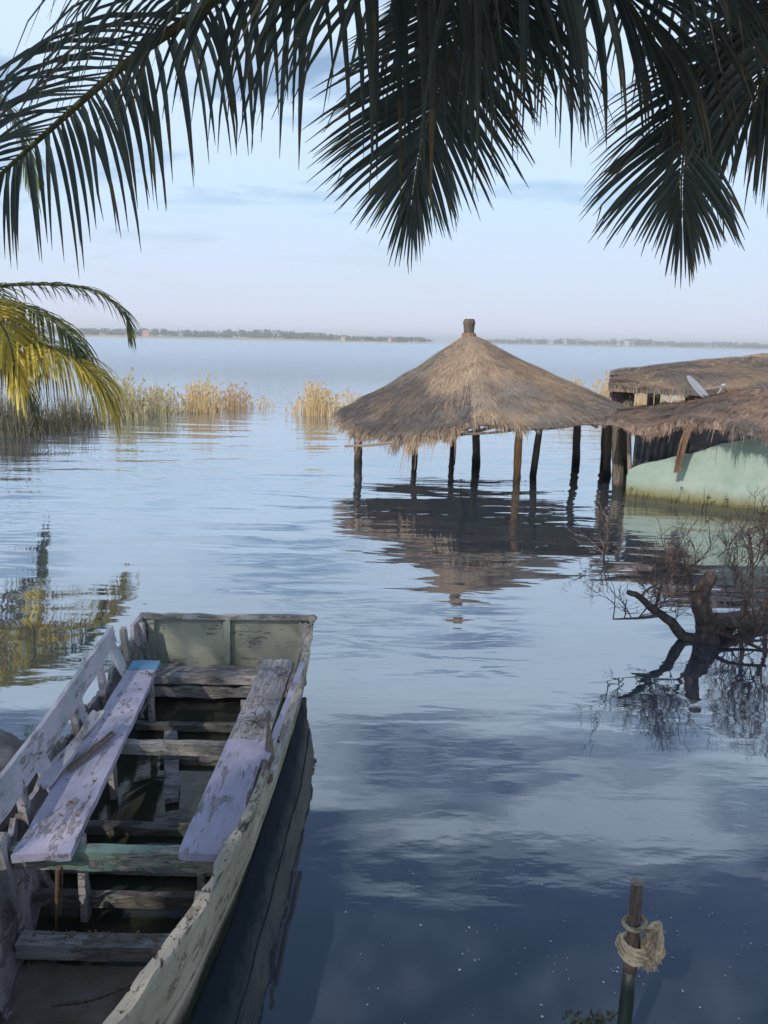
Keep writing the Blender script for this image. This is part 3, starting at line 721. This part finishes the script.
mb = MB()
for k in range(220):
    w_ = random.choice(('l','r','f','m'))
    if w_ == 'l': p = V((L0.x,L0.y,0)).lerp(V((L2.x,L2.y,0)), rnd(.05,.95))+V((rnd(.02,.20),0,ZB+.021))
    elif w_ == 'r': p = V((R0.x,R0.y,0)).lerp(V((R2.x,R2.y,0)), rnd(.3,.98)**.7)+V((rnd(.02,.18),0,ZB+.021))
    elif w_ == 'm': p = V((rnd(-1.4,-.8), rnd(2.69,2.75), .146))
    else: p = V((XC+rnd(-.3,.3), rnd(2.1,2.65), .075+.05*(2.7-2.4)/1.5))
    a = rnd(0,3.14); L = rnd(.004,.018); d = V((math.cos(a),math.sin(a),rnd(-.1,.2)))*L; e = V((-math.sin(a),math.cos(a),0))*L*rnd(.15,.5)
    mb.add([p-d, p+e, p+d, p-e+V((0,0,.002))], [(0,1,2,3)])
tag(mb.build('litter', M['strap']), 'brown crumbs of bark and leaf litter scattered on the boat wood', 'litter', kind='stuff')
# grey boulder left of the boat
def rock(c, r, label):
    mb = MB(); n, k = 28, 18
    for j in range(k+1):
        f_ = math.pi*j/k
        for i in range(n):
            q = 2*math.pi*i/n; d = V((math.cos(q)*math.sin(f_), math.sin(q)*math.sin(f_), math.cos(f_)))
            rr = 1+.18*n3(d*1.3+V(c))+.04*n3(d*5); mb.v.append(V(c)+V((d.x*r[0], d.y*r[1], d.z*r[2]))*rr)
    for j in range(k):
        for i in range(n): mb.face([j*n+i, (j+1)*n+i, (j+1)*n+(i+1)%n, j*n+(i+1)%n])
    tag(mb.build('boulder', M['rock'], origin=c, smooth=True), label, 'rock')
rock(V((-2.22, 3.85, .05)), (.34, .42, .30), 'smooth grey boulder in the water at the left edge beside the boat')

# ------------------------------------------------------------------ mooring stake and rope
sb = P(622, 1062, 2.32); sb.z = -.3; top = P(637, 882, 2.36); bot = P(620, 1060, 2.30)
dirv = (top-bot).normalized(); b0 = bot - dirv*.5
stk = thing('mooring_stake', b0, 'thin wooden stake standing in the water, wet and green below', 'stake')
mb = MB(); q = P(630, 970, 2.33); pts = [b0.lerp(q, i/8) for i in range(9)]; tube(mb, pts, .0245, 12, wob=.12); mb.build('wet_base', M['wetpost'], stk, smooth=True)
mb = MB(); pts = [(q-dirv*.004).lerp(top, i/12) for i in range(13)]; tube(mb, pts, [.0238-.0003*i+.001*n3((i*.9,0,0)) for i in range(13)], 12, wob=.15); mb.build('shaft', M['stake'], stk, smooth=True)
mb = MB(); tube(mb, [top+dirv*.001, top+dirv*.006], [.0245,.018], 12, wob=.2); mb.build('cut_top', simple('cut_wood', [(.2,.16,.13),(.3,.25,.2),(.4,.35,.3)], 40), stk)
rb = MB(); a_ = V((1,0,0)); a_ = (a_-dirv*a_.dot(dirv)).normalized(); c_ = dirv.cross(a_)
def strand(pts, r, mb=rb):               # rope = three twisted yarns
    for k in range(3):
        o = []
        for i, p in enumerate(pts):
            t = (pts[min(i+1,len(pts)-1)]-pts[max(i-1,0)]).normalized(); x = t.cross(V((.3,.4,1))).normalized(); y = t.cross(x)
            ph = i*.75+k*2.094; o.append(p+x*math.cos(ph)*r*.55+y*math.sin(ph)*r*.55)
        tube(mb, o, r*.62, 5)
cen = P(634, 932, 2.345)
def coil(z0, z1, turns, rr, r=.0075, wob=.004):
    n = int(turns*26); pts = []
    for i in range(n+1):
        q = 2*math.pi*turns*i/n; h = z0+(z1-z0)*i/n; k = rr+wob*n3((q*.9, z0*50, 0))
        pts.append(cen + dirv*(h+.006*math.sin(q+z0*40)) + a_*math.cos(q)*k + c_*math.sin(q)*k)
    strand(pts, r)
coil(.028, .040, 1.3, .036); coil(-.03, -.10, 4.2, .037); coil(-.035, -.075, 2.2, .046, wob=.01)
strand(bez([cen+dirv*.03+a_*.036, cen+dirv*.0+a_*.045-c_*.02, cen-dirv*.04+a_*.04-c_*.02], 14), .0075)
for k in range(5):
    w0 = cen+dirv*rnd(.0,.04)+a_*.035-c_*.02
    strand(bez([w0, w0+a_*rnd(.03,.045)+dirv*.02, w0+a_*rnd(.045,.065)-dirv*rnd(.04,.06), w0+a_*rnd(.04,.07)-dirv*rnd(.085,.115)], 20), .0065)
for k in range(3):
    w0 = cen-dirv*.07+a_*.03-c_*.02
    strand(bez([w0, w0+a_*rnd(.02,.03)-dirv*.02, w0+a_*rnd(.035,.05)-dirv*rnd(.03,.055)], 14), .006)
for k in range(520):
    w0 = cen+a_*rnd(.03,.085)-dirv*rnd(-.03,.11)-c_*rnd(.005,.03); d = (V((rnd(-1,1),rnd(-1,1),rnd(-1.4,.2)))).normalized()*rnd(.008,.022)
    if (w0-cen).dot(a_) > .075 and rnd(0,1) < .3: continue
    tube(rb, [w0, w0+d*.6, w0+d+V((0,0,-.006))], .0011, 3)
tag(rb.build('rope', M['rope'], origin=cen), 'frayed beige rope wound around the mooring stake', 'rope')
# weed by the stake
mb = MB()
for k in range(260):
    p = G(rnd(568,612), rnd(1016,1045), 0); 
    d = V((rnd(-1,1), rnd(-1,1), rnd(.0,.25))).normalized()*rnd(.02,.045); s = d.cross(V((0,0,1))).normalized()*.005
    mb.add([p-s-V((0,0,.01)), p+s-V((0,0,.01)), p+d*.6+s, p+d, p+d*.6-s], [(0,1,2,3,4)])
tag(mb.build('water_weed', M['weed'], origin=G(590,1030,0)), 'dark tuft of weed at the surface left of the stake', 'weed')
# flecks
mb = MB()
for k in range(150):
    if k < 105: px, py = random.gauss(600,110), random.gauss(930,38)
    else: px, py = rnd(330,760), rnd(770,1020)
    p = G(px, py, .004); r = rnd(.0018,.0045)*(1.4 if rnd(0,1) < .15 else 1); mb.add([p+V((math.cos(a)*r*rnd(.6,1.2), math.sin(a)*r*rnd(.6,1.2), 0)) for a in (0,1.05,2.1,3.14,4.2,5.2)], [(0,1,2,3,4,5)])
tag(mb.build('floating_flecks', M['fleck']), 'tiny pale flecks drifting on the dark near water', 'flecks', kind='stuff')

# ------------------------------------------------------------------ thatch builder
def thatch(name, surf, nu, nv, thick, strands, slen, mat, parent, fringe=(), fl=(.15,.4), closed=False, lift=.02, lean=None, sw=.010):
    mb = MB()
    grid = [[surf(i/nu, j/nv) for i in range(nu+1)] for j in range(nv+1)]
    for row in grid: mb.v += row
    off = len(mb.v)
    for row in grid: mb.v += [p-V((0,0,thick)) for p in row]
    for j in range(nv):
        for i in range(nu):
            a = j*(nu+1)+i; mb.face([a, a+1, a+nu+2, a+nu+1]); mb.face([a+off, a+nu+1+off, a+nu+2+off, a+1+off])
    for i in range(nu): a = nv*(nu+1)+i; mb.face([a, a+1, a+1+off, a+off])
    if not closed:
        for i in range(nu): a = i; mb.face([a, a+1, a+1+off, a+off])
        for i in (0, nu):
            for j in range(nv): a = j*(nu+1)+i; mb.face([a, a+nu+1, a+nu+1+off, a+off])
    def blade(p, d, w_, nrm, seg=2, grav=0):
        s = d.cross(nrm)
        if s.length < 1e-6: return
        s = s.normalized()*w_; o = len(mb.v); q = p.copy(); L = d.length/seg; dd = d.normalized()
        for k in range(seg+1):
            t = k/seg; ww = s*(1-t*.8); mb.v += [q-ww, q+ww]; q = q+dd*L; dd = (dd+V((0,0,-grav))).normalized()
        for k in range(seg): a = o+k*2; mb.face([a, a+1, a+3, a+2])
    for _ in range(strands):
        u, v = rnd(0, 1), rnd(0, 1)**.6*.97; e = .004
        p = surf(u, v); dv_ = (surf(u, min(1, v+.02))-surf(u, max(0, v-.02)));
        du = surf(min(1, u+e), v)-surf(max(0, u-e), v); nrm = du.cross(dv_)
        if nrm.length < 1e-9: continue
        nrm.normalize(); 
        if nrm.z < 0: nrm = -nrm
        L = rnd(.5, 1.2)*slen; d = (dv_.normalized() + du.normalized()*random.gauss(0,.16) + nrm*rnd(.0,.10)).normalized()*L
        blade(p+nrm*rnd(.0, lift*.6), d, rnd(.4,1.1)*sw, nrm)
    for (u0, u1, cnt, k) in fringe:
        for _ in range(cnt):
            u = rnd(u0, u1); p = surf(u, rnd(.93, 1.0)); dv_ = (surf(u, 1)-surf(u, .95)).normalized()
            clump = .35+1.1*abs(n3((u*45, 3, 7)))+.8*n3((u*17, 9, 2))+(.9 if rnd(0,1) < .01 else 0)
            L = rnd(fl[0], fl[1])*k*clump; p = p-V((0,0,rnd(0, thick)))
            d = (dv_*.9+V((random.gauss(0,.14), random.gauss(0,.14), -rnd(.5,1.3)))).normalized()*L
            blade(p, d, rnd(.6,1.4)*sw*.9, V((rnd(-.4,.4), -1, rnd(-.2,.2))).normalized(), 3, .25)
    return mb.build(name, mat, parent)

# ------------------------------------------------------------------ the hut
HC = V((0, 15.4, 0)); apex = P(469, 333, 15.4); HC.x = apex.x
hut = thing('thatched_hut', HC, 'round open hut with a ragged conical thatched roof standing on poles in the lake', 'hut')
def hut_surf(u, v):
    th = 2*math.pi*u; c, s = math.cos(th), math.sin(th)      # th=-90deg is towards the viewer
    Rr = 2.58*(1+.03*math.cos(4*th+.6)) + .06*n3((c*3, s*3, 1)) + (.42*c if c > 0 else .22*c)
    ze = 1.27 + .12*c + .06*s + .05*n3((c*2.2, s*2.2, 4))
    if s < 0: ze -= .16*max(0, -c)*(-s)*2
    if s > 0: ze -= .48*s
    ze += .13*math.exp(-((u-.757)/.022)**2)
    r = Rr*(v*.985+.015); f_ = v**.985
    z = apex.z-.02 - (apex.z-ze)*f_ - .05*math.sin(v*math.pi) 
    bmp = .035*n3((c*r*1.6, s*r*1.6, 3)) + .015*n3((c*r*5, s*r*5, 8))
    dip = 0
    return V((HC.x+r*c, HC.y+r*s, z+bmp*min(1, v*3)-dip))
roof = thatch('thatched_roof', hut_surf, 110, 26, .10, 30000, .34, M['thatch'], hut,
    fringe=((0,.5,3000,.6), (.5,.73,5200,1.0), (.73,.80,500,.9), (.80,1.0,2200,.45)), fl=(.14,.40), closed=True, sw=.008)
thatch('dark_thatch_layer', lambda u, v: hut_surf(.44+.30*u, .50+.10*math.sin(u*9)+(.47-.10*math.sin(u*9))*v)+V((0,0,.012)), 60, 14, .01, 9000, .30, M['thatch_dark'], hut, fringe=((0,1,1500,1.0),), fl=(.14,.42), sw=.008)  # darker grey strand layer over the lower left of the roof
mb = MB(); tube(mb, [apex-V((0,0,.12)), apex+V((0,0,.02)), apex+V((0,0,.10)), apex+V((0,0,.20)), apex+V((0,0,.26))], [.12,.10,.10,.115,.09], 12, wob=.15); mb.build('finial', M['post'], hut)
mb = MB()
for k in range(5): tube(mb, [apex+V((.13*math.cos(q), .13*math.sin(q), -.02-.02*k+.01*math.sin(q*3))) for q in [i*.5236 for i in range(13)]], .012, 5)
mb.build('finial_binding', M['strap'], hut)
def pole(px, pyb, pxt, pyt, r, mat, label=None, parent=hut, Yb=None, lean=0, name='post'):
    b = G(px, pyb, 0) if Yb is None else V((P(px, pyb, Yb).x, Yb, 0)); t = P(pxt, pyt, b.y+lean)
    mb = MB(); d = (b-t).normalized(); b2 = b+d*.5
    pts = [b2.lerp(t, i/12)+V((.012*n3((i*.5,px,0)), .012*n3((i*.5,px,3)), 0)) for i in range(13)]
    tube(mb, pts, [r*(1.1-.02*i) for i in range(13)], 10, wob=.25); o = mb.build(name, mat, parent, smooth=True)
    if label: o['label'] = label
    return o
pole(358,464, 358,428, .09, M['post'])
pole(453,452, 453,405, .07, M['post'])
pole(476,465, 477,400, .085, M['post'])
pole(517,478, 520,405, .075, M['post_orange'], 'peeled orange post')
pole(533,476, 543,405, .065, M['post'], 'leaning grey forked post')
pole(576,463, 578,402, .085, M['post'])
pole(604,463, 606,405, .08, M['post'])
pole(415,452, 415,410, .07, M['post'], Yb=17.9)
# rafters and purlins seen under the torn front thatch
for k in range(14):
    th = 2*math.pi*(k+.3)/14; a = hut_surf(th/(2*math.pi), .985)-V((0,0,.16)); b_ = apex-V((0,0,.28))
    mb = MB(); tube(mb, [a+(a-b_)*.02, a.lerp(b_,.5)-V((0,0,.03)), b_], [.035,.03,.028], 7, wob=.2); mb.build('rafter', M['stick'], hut)
ring = MB(); pts = [hut_surf((k%40)/40, .93)-V((0,0,.2+.015*math.sin(k*2.1))) for k in range(41)]; tube(ring, pts, .035, 6, cap=False); ring.build('ring_beam', M['stick'], hut)
for (a, b_, r) in ((P(440,438,12.9), P(505,424,12.95), .03), (P(468,434,12.8), P(528,428,12.9), .022), (P(345,446,13.6), P(395,442,12.9), .025), (P(500,420,12.9), P(600,424,13.3), .025)):
    mb = MB(); tube(mb, bez([a, a.lerp(b_,.5)+V((0,0,-.02)), b_], 8), r, 6, wob=.3); mb.build('loose_pole', M['stick'], hut)

# ------------------------------------------------------------------ green walled building at the right
bo = G(626, 500, 0)
bl = thing('flooded_house', bo, 'low house with a pale green wall and sagging thatch flooded at the right edge', 'house')
wl = bo; wr = G(768, 517, 0); wd_ = (wr-wl).normalized(); Lw = 6.0; wn_ = V((wd_.y, -wd_.x, 0))
def wall_pt(s, z): return wl + wd_*s + V((0,0,z))
mb = MB(); n = 80; K = 14
def wtop(s): return .50+.46*min(1, s/1.35)**.8*1.05 + .32*max(0, min(1, (s-1.1)/1.2)) + .02*n3((s*3,0,0))
for q in (0, 1):
    for i in range(n+1):
        s = Lw*i/n
        for k in range(K+1): mb.v.append(wall_pt(s, -.6+(wtop(s)+.6)*k/K) - wn_*(.16*q) + wn_*(.012*n3((s*2, k*.4, q))))
st = (n+1)*(K+1)
for i in range(n):
    for k in range(K):
        a = i*(K+1)+k; b_ = a+K+1; mb.face([a, b_, b_+1, a+1]); mb.face([a+st, a+1+st, b_+1+st, b_+st])
    a = i*(K+1)+K; mb.face([a, a+K+1, a+K+1+st, a+st])
for i in (0, n):
    for k in range(K): a = i*(K+1)+k; mb.face([a, a+1, a+1+st, a+st])
mb.build('wall', M['wall'], bl)
mb = MB()                                         # back and side walls
for (p, q) in ((wall_pt(0,0)-wn_*.16, wall_pt(0,0)-wn_*3.2), (wall_pt(0,0)-wn_*3.2, wall_pt(Lw,0)-wn_*3.2), (wall_pt(Lw,0)-wn_*.16, wall_pt(Lw,0)-wn_*3.2)):
    plank(mb, p+V((0,0,-.1)), q+V((0,0,-.1)), 1.0, .12, (0,0,1), .01, seg=.3)
mb.build('back_wall', M['wall'], bl)
def roofA(u, v):                                   # front slope, u left..right, v back..front eave
    e = wall_pt(-.42+(Lw+.6)*u, 0)+wn_*.35; bk = wall_pt(-.15+(Lw+.2)*u, 0)-wn_*2.4
    ze = 1.36+.10*n3((u*9, 1, 0))-.14*math.exp(-((u-.09)/.05)**2)+.10*math.exp(-((u-.20)/.05)**2)
    zb = 1.52+.27*min(1, u*1.5) + .16*min(1, max(0, (u-.12)*8)) + .04*n3((u*6, 5, 0)) - .22*math.exp(-(u/.07)**2)
    p = bk.lerp(e, v); s_ = v+.10*math.sin(v*math.pi); z = zb+(ze-zb)*v+.10*math.sin(v*math.pi)
    return V((p.x, p.y, z+.03*n3((p.x*3, p.y*3, 2))))
thatch('thatched_roof', roofA, 90, 18, .12, 17000, .32, M['thatch_red'], bl, fringe=((0,.10,900,.6),(.10,.25,1700,.7),(.25,1,6000,1.15)), fl=(.08,.32), sw=.007)
def roofB(u, v):
    bk0 = wall_pt(-.15+(Lw+.2)*u, 0)-wn_*2.42; e = bk0-wn_*1.4
    zb = roofA(u, 0).z-.02; p = bk0.lerp(e, v); return V((p.x, p.y, zb-.5*v+.03*n3((p.x*3,p.y*3,2))))
thatch('rear_thatch', roofB, 60, 10, .12, 3000, .32, M['thatch_red'], bl)
# hanging black tarp on the left part
mb = MB(); n, K = 26, 12
for i in range(n+1):
    s = -.0+.82*i/n
    for k in range(K+1):
        v = k/K; z = 1.32 - v*(1.32-wtop(max(0,s))+.16) - .05*math.sin(v*3.1)*math.sin(i*.4)
        mb.v.append(wall_pt(s, z)+wn_*(-.24+.05*math.sin(i*.9+v*2)*(.3+.7*v)+.02*n3((i*.5,k*.5,0))))
for i in range(n):
    for k in range(K): a = i*(K+1)+k; mb.face([a, a+1, a+K+2, a+K+1])
mb.build('tarp', M['tarp'], bl, smooth=True)
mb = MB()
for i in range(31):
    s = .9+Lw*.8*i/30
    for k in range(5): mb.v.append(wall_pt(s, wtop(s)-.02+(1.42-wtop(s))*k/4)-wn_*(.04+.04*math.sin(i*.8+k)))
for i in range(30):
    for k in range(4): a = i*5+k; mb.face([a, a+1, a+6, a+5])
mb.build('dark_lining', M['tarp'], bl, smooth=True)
mb = MB()
for k in range(60):
    s = .86+rnd(-.05,.05); tube(mb, bez([wall_pt(s+.22, 1.24)+wn_*.36+V((0,0,.18)), wall_pt(s+.06, 1.22)+wn_*.38, wall_pt(s-.02, .86)+wn_*rnd(.24,.32), wall_pt(s-.06, .66+rnd(-.1,.1))+wn_*.2], 7), .009, 3)
mb.build('hanging_straw', M['strap'], bl)
pole(618,492, 617,425, .10, M['post'], parent=bl, name='corner_post'); pole(607,476, 608,420, .075, M['post'], parent=bl, name='corner_post')
pole(630,497, 629,425, .04, M['stick'], parent=bl, name='corner_post')
# small growth on the wall foot
mb = MB()
for k in range(55):
    s = rnd(.05, 3.2)**1.0; p = wall_pt(s, rnd(-.02,.1))+wn_*rnd(.01,.06); L = rnd(.05,.16)*(2 if rnd(0,1) < .1 else 1)
    q = p+V((rnd(-.05,.05), rnd(-.05,.02), L)); tube(mb, [p, q], [.004,.002], 3)
    if rnd(0,1) < .35:
        for _ in range(4):
            c = q+V((rnd(-.03,.03),rnd(-.03,.03),rnd(-.03,.02))); r_ = rnd(.008,.018); mb.add([c+V((-r_,0,0)), c+V((0,0,-r_)), c+V((r_,0,0)), c+V((0,-.004,r_))], [(0,1,2,3)])
tag(mb.build('wall_weeds', M['weed'], origin=wall_pt(.5,0)), 'sparse dark weeds growing along the foot of the green wall', 'weeds', kind='stuff')

# satellite dish on the front roof
dt = P(687, 377, 13.9); db = P(712, 402, 13.9); dc = (dt+db)/2; rad = (dt-db).length/2
foot = P(716, 406, 14.1)
dish = thing('satellite_dish', foot, 'tilted grey satellite dish seen nearly edge on standing on the thatch', 'satellite dish')
ax1 = (dt-db).normalized(); look = (dc-CAM).normalized(); ax3 = (ax1.cross(look).normalized()*-.97+look*-.20).normalized(); ax2 = ax3.cross(ax1).normalized()
mb = MB(); nr, na = 8, 32
for q in (0, 1):
    for j in range(nr+1):
        r_ = rad*j/nr
        for i in range(na):
            a = 2*math.pi*i/na; mb.v.append(dc+ax1*math.cos(a)*r_+ax2*math.sin(a)*r_+ax3*(.10*(r_*r_/rad-rad)*.5+.006*q))
st = (nr+1)*na
for j in range(nr):
    for i in range(na):
        a = j*na+i; b_ = j*na+(i+1)%na; mb.face([a, b_, b_+na, a+na]); mb.face([a+st, a+na+st, b_+na+st, b_+st])
for i in range(na): a = nr*na+i; b_ = nr*na+(i+1)%na; mb.face([a, b_, b_+st, a+st])
mb.build('reflector', M['dish'], dish, smooth=True)
mb = MB(); e = P(723, 386, 13.85); tube(mb, [db+ax3*.01, e], .012, 6); tube(mb, [dc-ax3*.02, e], .006, 5); mb.build('feed_arm', M['dish'], dish)
mb = MB(); tube(mb, [e-V((.03,0,0)), e+V((.03,0,.02))], [.03,.025], 8); mb.build('feed_horn', M['dish'], dish)
mb = MB(); tube(mb, [foot-V((0,0,.15)), dc.lerp(db,.6)-ax3*.04], .022, 8); mb.build('mast', M['post'], dish)

# rear pavilion
po = P(640, 400, 17); po.z = 0
pav = thing('thatched_pavilion', po, 'open pavilion with grey thatch behind the green walled house', 'pavilion')
e0 = P(607, 386, 16.2); e1 = P(684, 398, 15.8); 
def roofP(u, v):
    fr = e0.lerp(e1, u*4.5) if u < 99 else None
    x = e0.x+7.0*u; ye = 16.1-.3*u; yb = 19.2
    ze = 1.70 + .10*u - .06*math.sin(u*6) ; zb = 1.90+.75*min(1, u*1.05)**.85
    if u < .02: pass
    z = zb+(ze-zb)*v + .10*math.sin(v*math.pi)*min(1,u*6)
    return V((x+(1-v)*(e0.x*.185+.05)*(1-u*.5), yb+(ye-yb)*v, z+.03*n3((x*2, v*5, 7))))
thatch('thatched_roof', roofP, 80, 16, .12, 13000, .34, M['thatch_grey'], pav, fringe=((0,1,3600,.55),), fl=(.10,.3))
def roofP2(u, v):
    a = roofP(u, 0)-V((0,0,.02)); return a+V((2.6*v*e0.x/16.1*(1-u*.5), 2.6*v, -1.0*v*min(1,u*2+.2)))
thatch('rear_slope', roofP2, 50, 8, .12, 2500, .34, M['thatch_grey'], pav)
for (px, Yb, r) in ((628,16.35,.12), (657,16.5,.06), (612,17.5,.07), (690,16.4,.10), (740,16.4,.1), (650,19.5,.08), (720,19.5,.08)):
    mb = MB(); x = P(px, 400, Yb).x; tube(mb, [V((x, Yb, -.5)), V((x+.01, Yb, .6)), V((x, Yb, 1.68))], r, 9, wob=.3); mb.build('post', M['post'], pav, smooth=True)
mb = MB(); n, K = 20, 8                             # faded pink cloth at the left end
xa = P(610, 390, 16.6).x; xb = P(625, 390, 16.6).x
for i in range(n+1):
    for k in range(K+1): mb.v.append(V((xa+(xb-xa)*i/n, 16.6+.04*math.sin(i*1.3), 1.66-.62*k/K+.02*math.sin(i*.7))))
for i in range(n):
    for k in range(K): a = i*(K+1)+k; mb.face([a, a+1, a+K+2, a+K+1])
mb.build('curtain', M['cloth'], pav, smooth=True)

# ------------------------------------------------------------------ dead tree
dtb = G(706, 640, 0); dY = dtb.y
dead = thing('dead_tree', dtb, 'leafless dead tree with twisted limbs standing in the water at the right', 'tree')
limbs = []
def limb(pts, r0, r1, name='limb', label=None):
    p = bez(pts, 16); mb = MB(); 
    p = [q+V((rnd(-1,1), rnd(-1,1), rnd(-1,1)))*r0*.10 if 0 < i < 15 else q for i, q in enumerate(p)]
    tube(mb, p, [r0+(r1-r0)*(i/15)**.8 for i in range(16)], 10, wob=.22); o = mb.build(name, M['deadwood'], dead, smooth=True); limbs.append(p)
    if label: o['label'] = label
    return o
S = lambda px, py, dy=0: P(px, py, dY+dy)
limb([S(712,690), S(708,640), S(706,622), S(700,605)], .11, .075, 'trunk')
limb([S(704,622,-.02), S(700,600), S(708,582,-.05), S(713,573,-.05)], .07, .05, label='short broken upright stub')
limb([S(700,640), S(682,636), S(672,622,-.1), S(655,611,-.15), S(640,597,-.2), S(628,592,-.25)], .055, .022)
limb([S(660,615,-.15), S(640,618,-.2), S(613,619,-.3)], .018, .006)
limb([S(706,628), S(730,622,.2), S(768,628,.3), S(830,618,.4)], .065, .04)
limb([S(708,622), S(735,618,.5), S(770,612,.7), S(820,590,.9)], .075, .045)
limb([S(705,632), S(730,636,-.2), S(768,652,-.4)], .022, .012)
limb([S(704,628), S(740,640,-.1), S(775,640,-.1)], .018, .010)
limb([S(700,615), S(692,600,.1), S(690,580,.15), S(684,560,.2)], .025, .010)
limb([S(740,620,.5), S(750,590,.5), S(752,560,.6), S(748,530,.6)], .030, .010)
limb([S(760,615,.7), S(775,580,.6), S(768,545,.7), S(775,515,.7)], .030, .010)
limb([S(655,611,-.15), S(660,590,0), S(668,565,.1), S(664,540,.15)], .016, .006)
limb([S(640,598,-.2), S(650,588,-.1), S(676,575,0), S(700,560,.1)], .014, .006)
tw = MB()
def grow(p, d, r, L, depth):
    q = p.copy(); pts = [q]; n = 5
    for i in range(n):
        d = (d+V((rnd(-1,1), rnd(-1,1), rnd(-.8,1)))*.30).normalized(); q = q+d*L/n; pts.append(q)
    tube(tw, pts, [r*(1-.6*i/n) for i in range(n+1)], 3 if depth else 4, cap=False)
    if depth <= 0: return
    for k in range(random.choice((2,3,3,4))):
        b = pts[random.randint(1, n)]; nd = (d+V((rnd(-1,1), rnd(-1,1), rnd(-.6,1)))*1.0).normalized(); grow(b, nd, r*.62, L*rnd(.5,.8), depth-1)
for li, p in enumerate(limbs[2:]):
    for k in range(2 if li == 2 else 5 if li < 8 else 8):
        b = p[random.randint(5, 15)]; up_ = V((rnd(-.9,.9), rnd(-.8,.8), rnd(-.05,1.1))).normalized()
        if b.z < .1: up_.z = abs(up_.z)+.3
        grow(b, up_, .0065, rnd(.18,.34), 3)
for k in range(60):
    b = S(rnd(715,800), rnd(540,612), rnd(-.1,.8)); grow(b, V((rnd(-.6,.6), rnd(-.5,.5), 1)).normalized(), .006, rnd(.15,.32), 3)
for k in range(18):
    b = S(rnd(640,690), rnd(560,600), rnd(-.2,.4)); grow(b, V((rnd(-.8,.8), rnd(-.5,.5), .6)).normalized(), .005, rnd(.12,.24), 3)
tag(tw.build('twigs', M['twig'], dead), kind='stuff')
# stray twig in the water between hut and house
tw = MB(); p0 = G(604, 555, 0)
for k in range(4): grow(p0+V((0,0,-.03)), V((rnd(-.4,.4), 0, 1)).normalized(), .010, .45, 2)
tag(tw.build('bare_twig', M['twig'], origin=p0), 'small bare branch sticking out of the water near the house corner', 'branch')

# ------------------------------------------------------------------ reeds
def reeds(px, py, wpx, hgt, n, mat, label, lean=.15, plume=True, group='reed clumps standing in the lake', dep=.8, wid=.010):
    c = G(px, py, 0); wx = (G(px+wpx/2, py, 0)-G(px-wpx/2, py, 0)).length; mb = MB()
    for _ in range(int(n*.62)):
        x = random.gauss(0, .30)*wx; x = max(-wx*.6, min(wx*.6, x)); y = rnd(-dep, dep); h = .85*hgt*(rnd(.35, .95)+(.25 if rnd(0,1)<.12 else 0))*max(.3, 1-.75*(abs(x)/wx*1.7)**2)
        p = c+V((x, y, -.1)); d = V((random.gauss(0,lean), random.gauss(0,lean), 1)).normalized(); segs = 4; o = len(mb.v); q = p.copy()
        sx = V((1, rnd(-.5,.5), 0)).normalized()*wid*rnd(.6,1.4); cur = V((random.gauss(0,lean), random.gauss(0,lean), -.12))
        for k in range(segs+1):
            mb.v += [q-sx*(1-.75*k/segs), q+sx*(1-.75*k/segs)]; q = q+d*h/segs; d = (d+cur*(k/segs)*1.2).normalized()
        for k in range(segs): a = o+k*2; mb.face([a, a+1, a+3, a+2])
        if plume and rnd(0,1) < .35:
            t = q-d*h/segs
            for j in range(6):
                c_2 = t+d*rnd(-.02,.16)+V((rnd(-.03,.03),rnd(-.03,.03),0)); s = rnd(.02,.04); e_ = V((rnd(-.6,.6), rnd(-.4,.4), 1)).normalized()*s*2
                mb.add([c_2, c_2+e_+V((s*.6,0,0)), c_2+e_*1.4, c_2+e_-V((s*.6,0,0))], [(0,1,2,3)])
    return tag(mb.build('reed_clump', mat, origin=c), label, 'reeds', group)
g_, y_, r_, d_ = M['reed_green'], M['reed_gold'], M['reed_red'], M['reed_dark']
reeds(316, 414, 44, 1.15, 700, y_, 'separate golden reed clump standing alone just left of the hut', .12)
reeds(125, 416, 50, 1.5, 620, g_, 'tall thin greenish reeds right beside the yellow frond tips', .14)
reeds(160, 414, 44, 1.1, 620, g_, 'green reeds between the thin tall reeds and the golden reeds', .14)
reeds(204, 411, 40, 1.25, 620, y_, 'golden reeds in the middle of the left reed bed', .12)
reeds(236, 408, 26, .95, 380, r_, 'short reddish reeds at the right end of the left reed bed', .14)
reeds(262, 407, 26, .5, 90, y_, 'sparse low pale reeds between the left reed bed and the lone golden clump', .2)
reeds(352, 406, 30, .75, 160, y_, 'faint low reeds right behind the left eave of the hut', .2)
reeds(70, 424, 70, 1.3, 900, d_, 'dark grassy clump behind the yellow frond of the short palm', .22, False)
reeds(15, 432, 70, 1.7, 1200, d_, 'big dark tangled grass at the left edge under the short palm', .25, False)
reeds(55, 428, 60, .8, 500, d_, 'low dark grass in the water under the yellow frond', .3, False)
for k, (px, py, w_, h, n, m_, lb) in enumerate(((572, 408, 40, 1.45, 420, y_, 'golden reeds rising behind the right slope of the hut roof'), (606, 408, 34, 1.5, 420, y_, 'golden reeds between the hut and the pavilion'),
        (645, 408, 44, 1.5, 600, y_, 'golden reeds seen through the open side of the pavilion'), (686, 408, 40, 1.3, 420, y_, 'golden reeds behind the satellite dish'), (548, 405, 30, .9, 160, g_, 'thin greenish reeds low behind the hut roof'))):
    reeds(px, py, w_, h, n, m_, lb, .13)
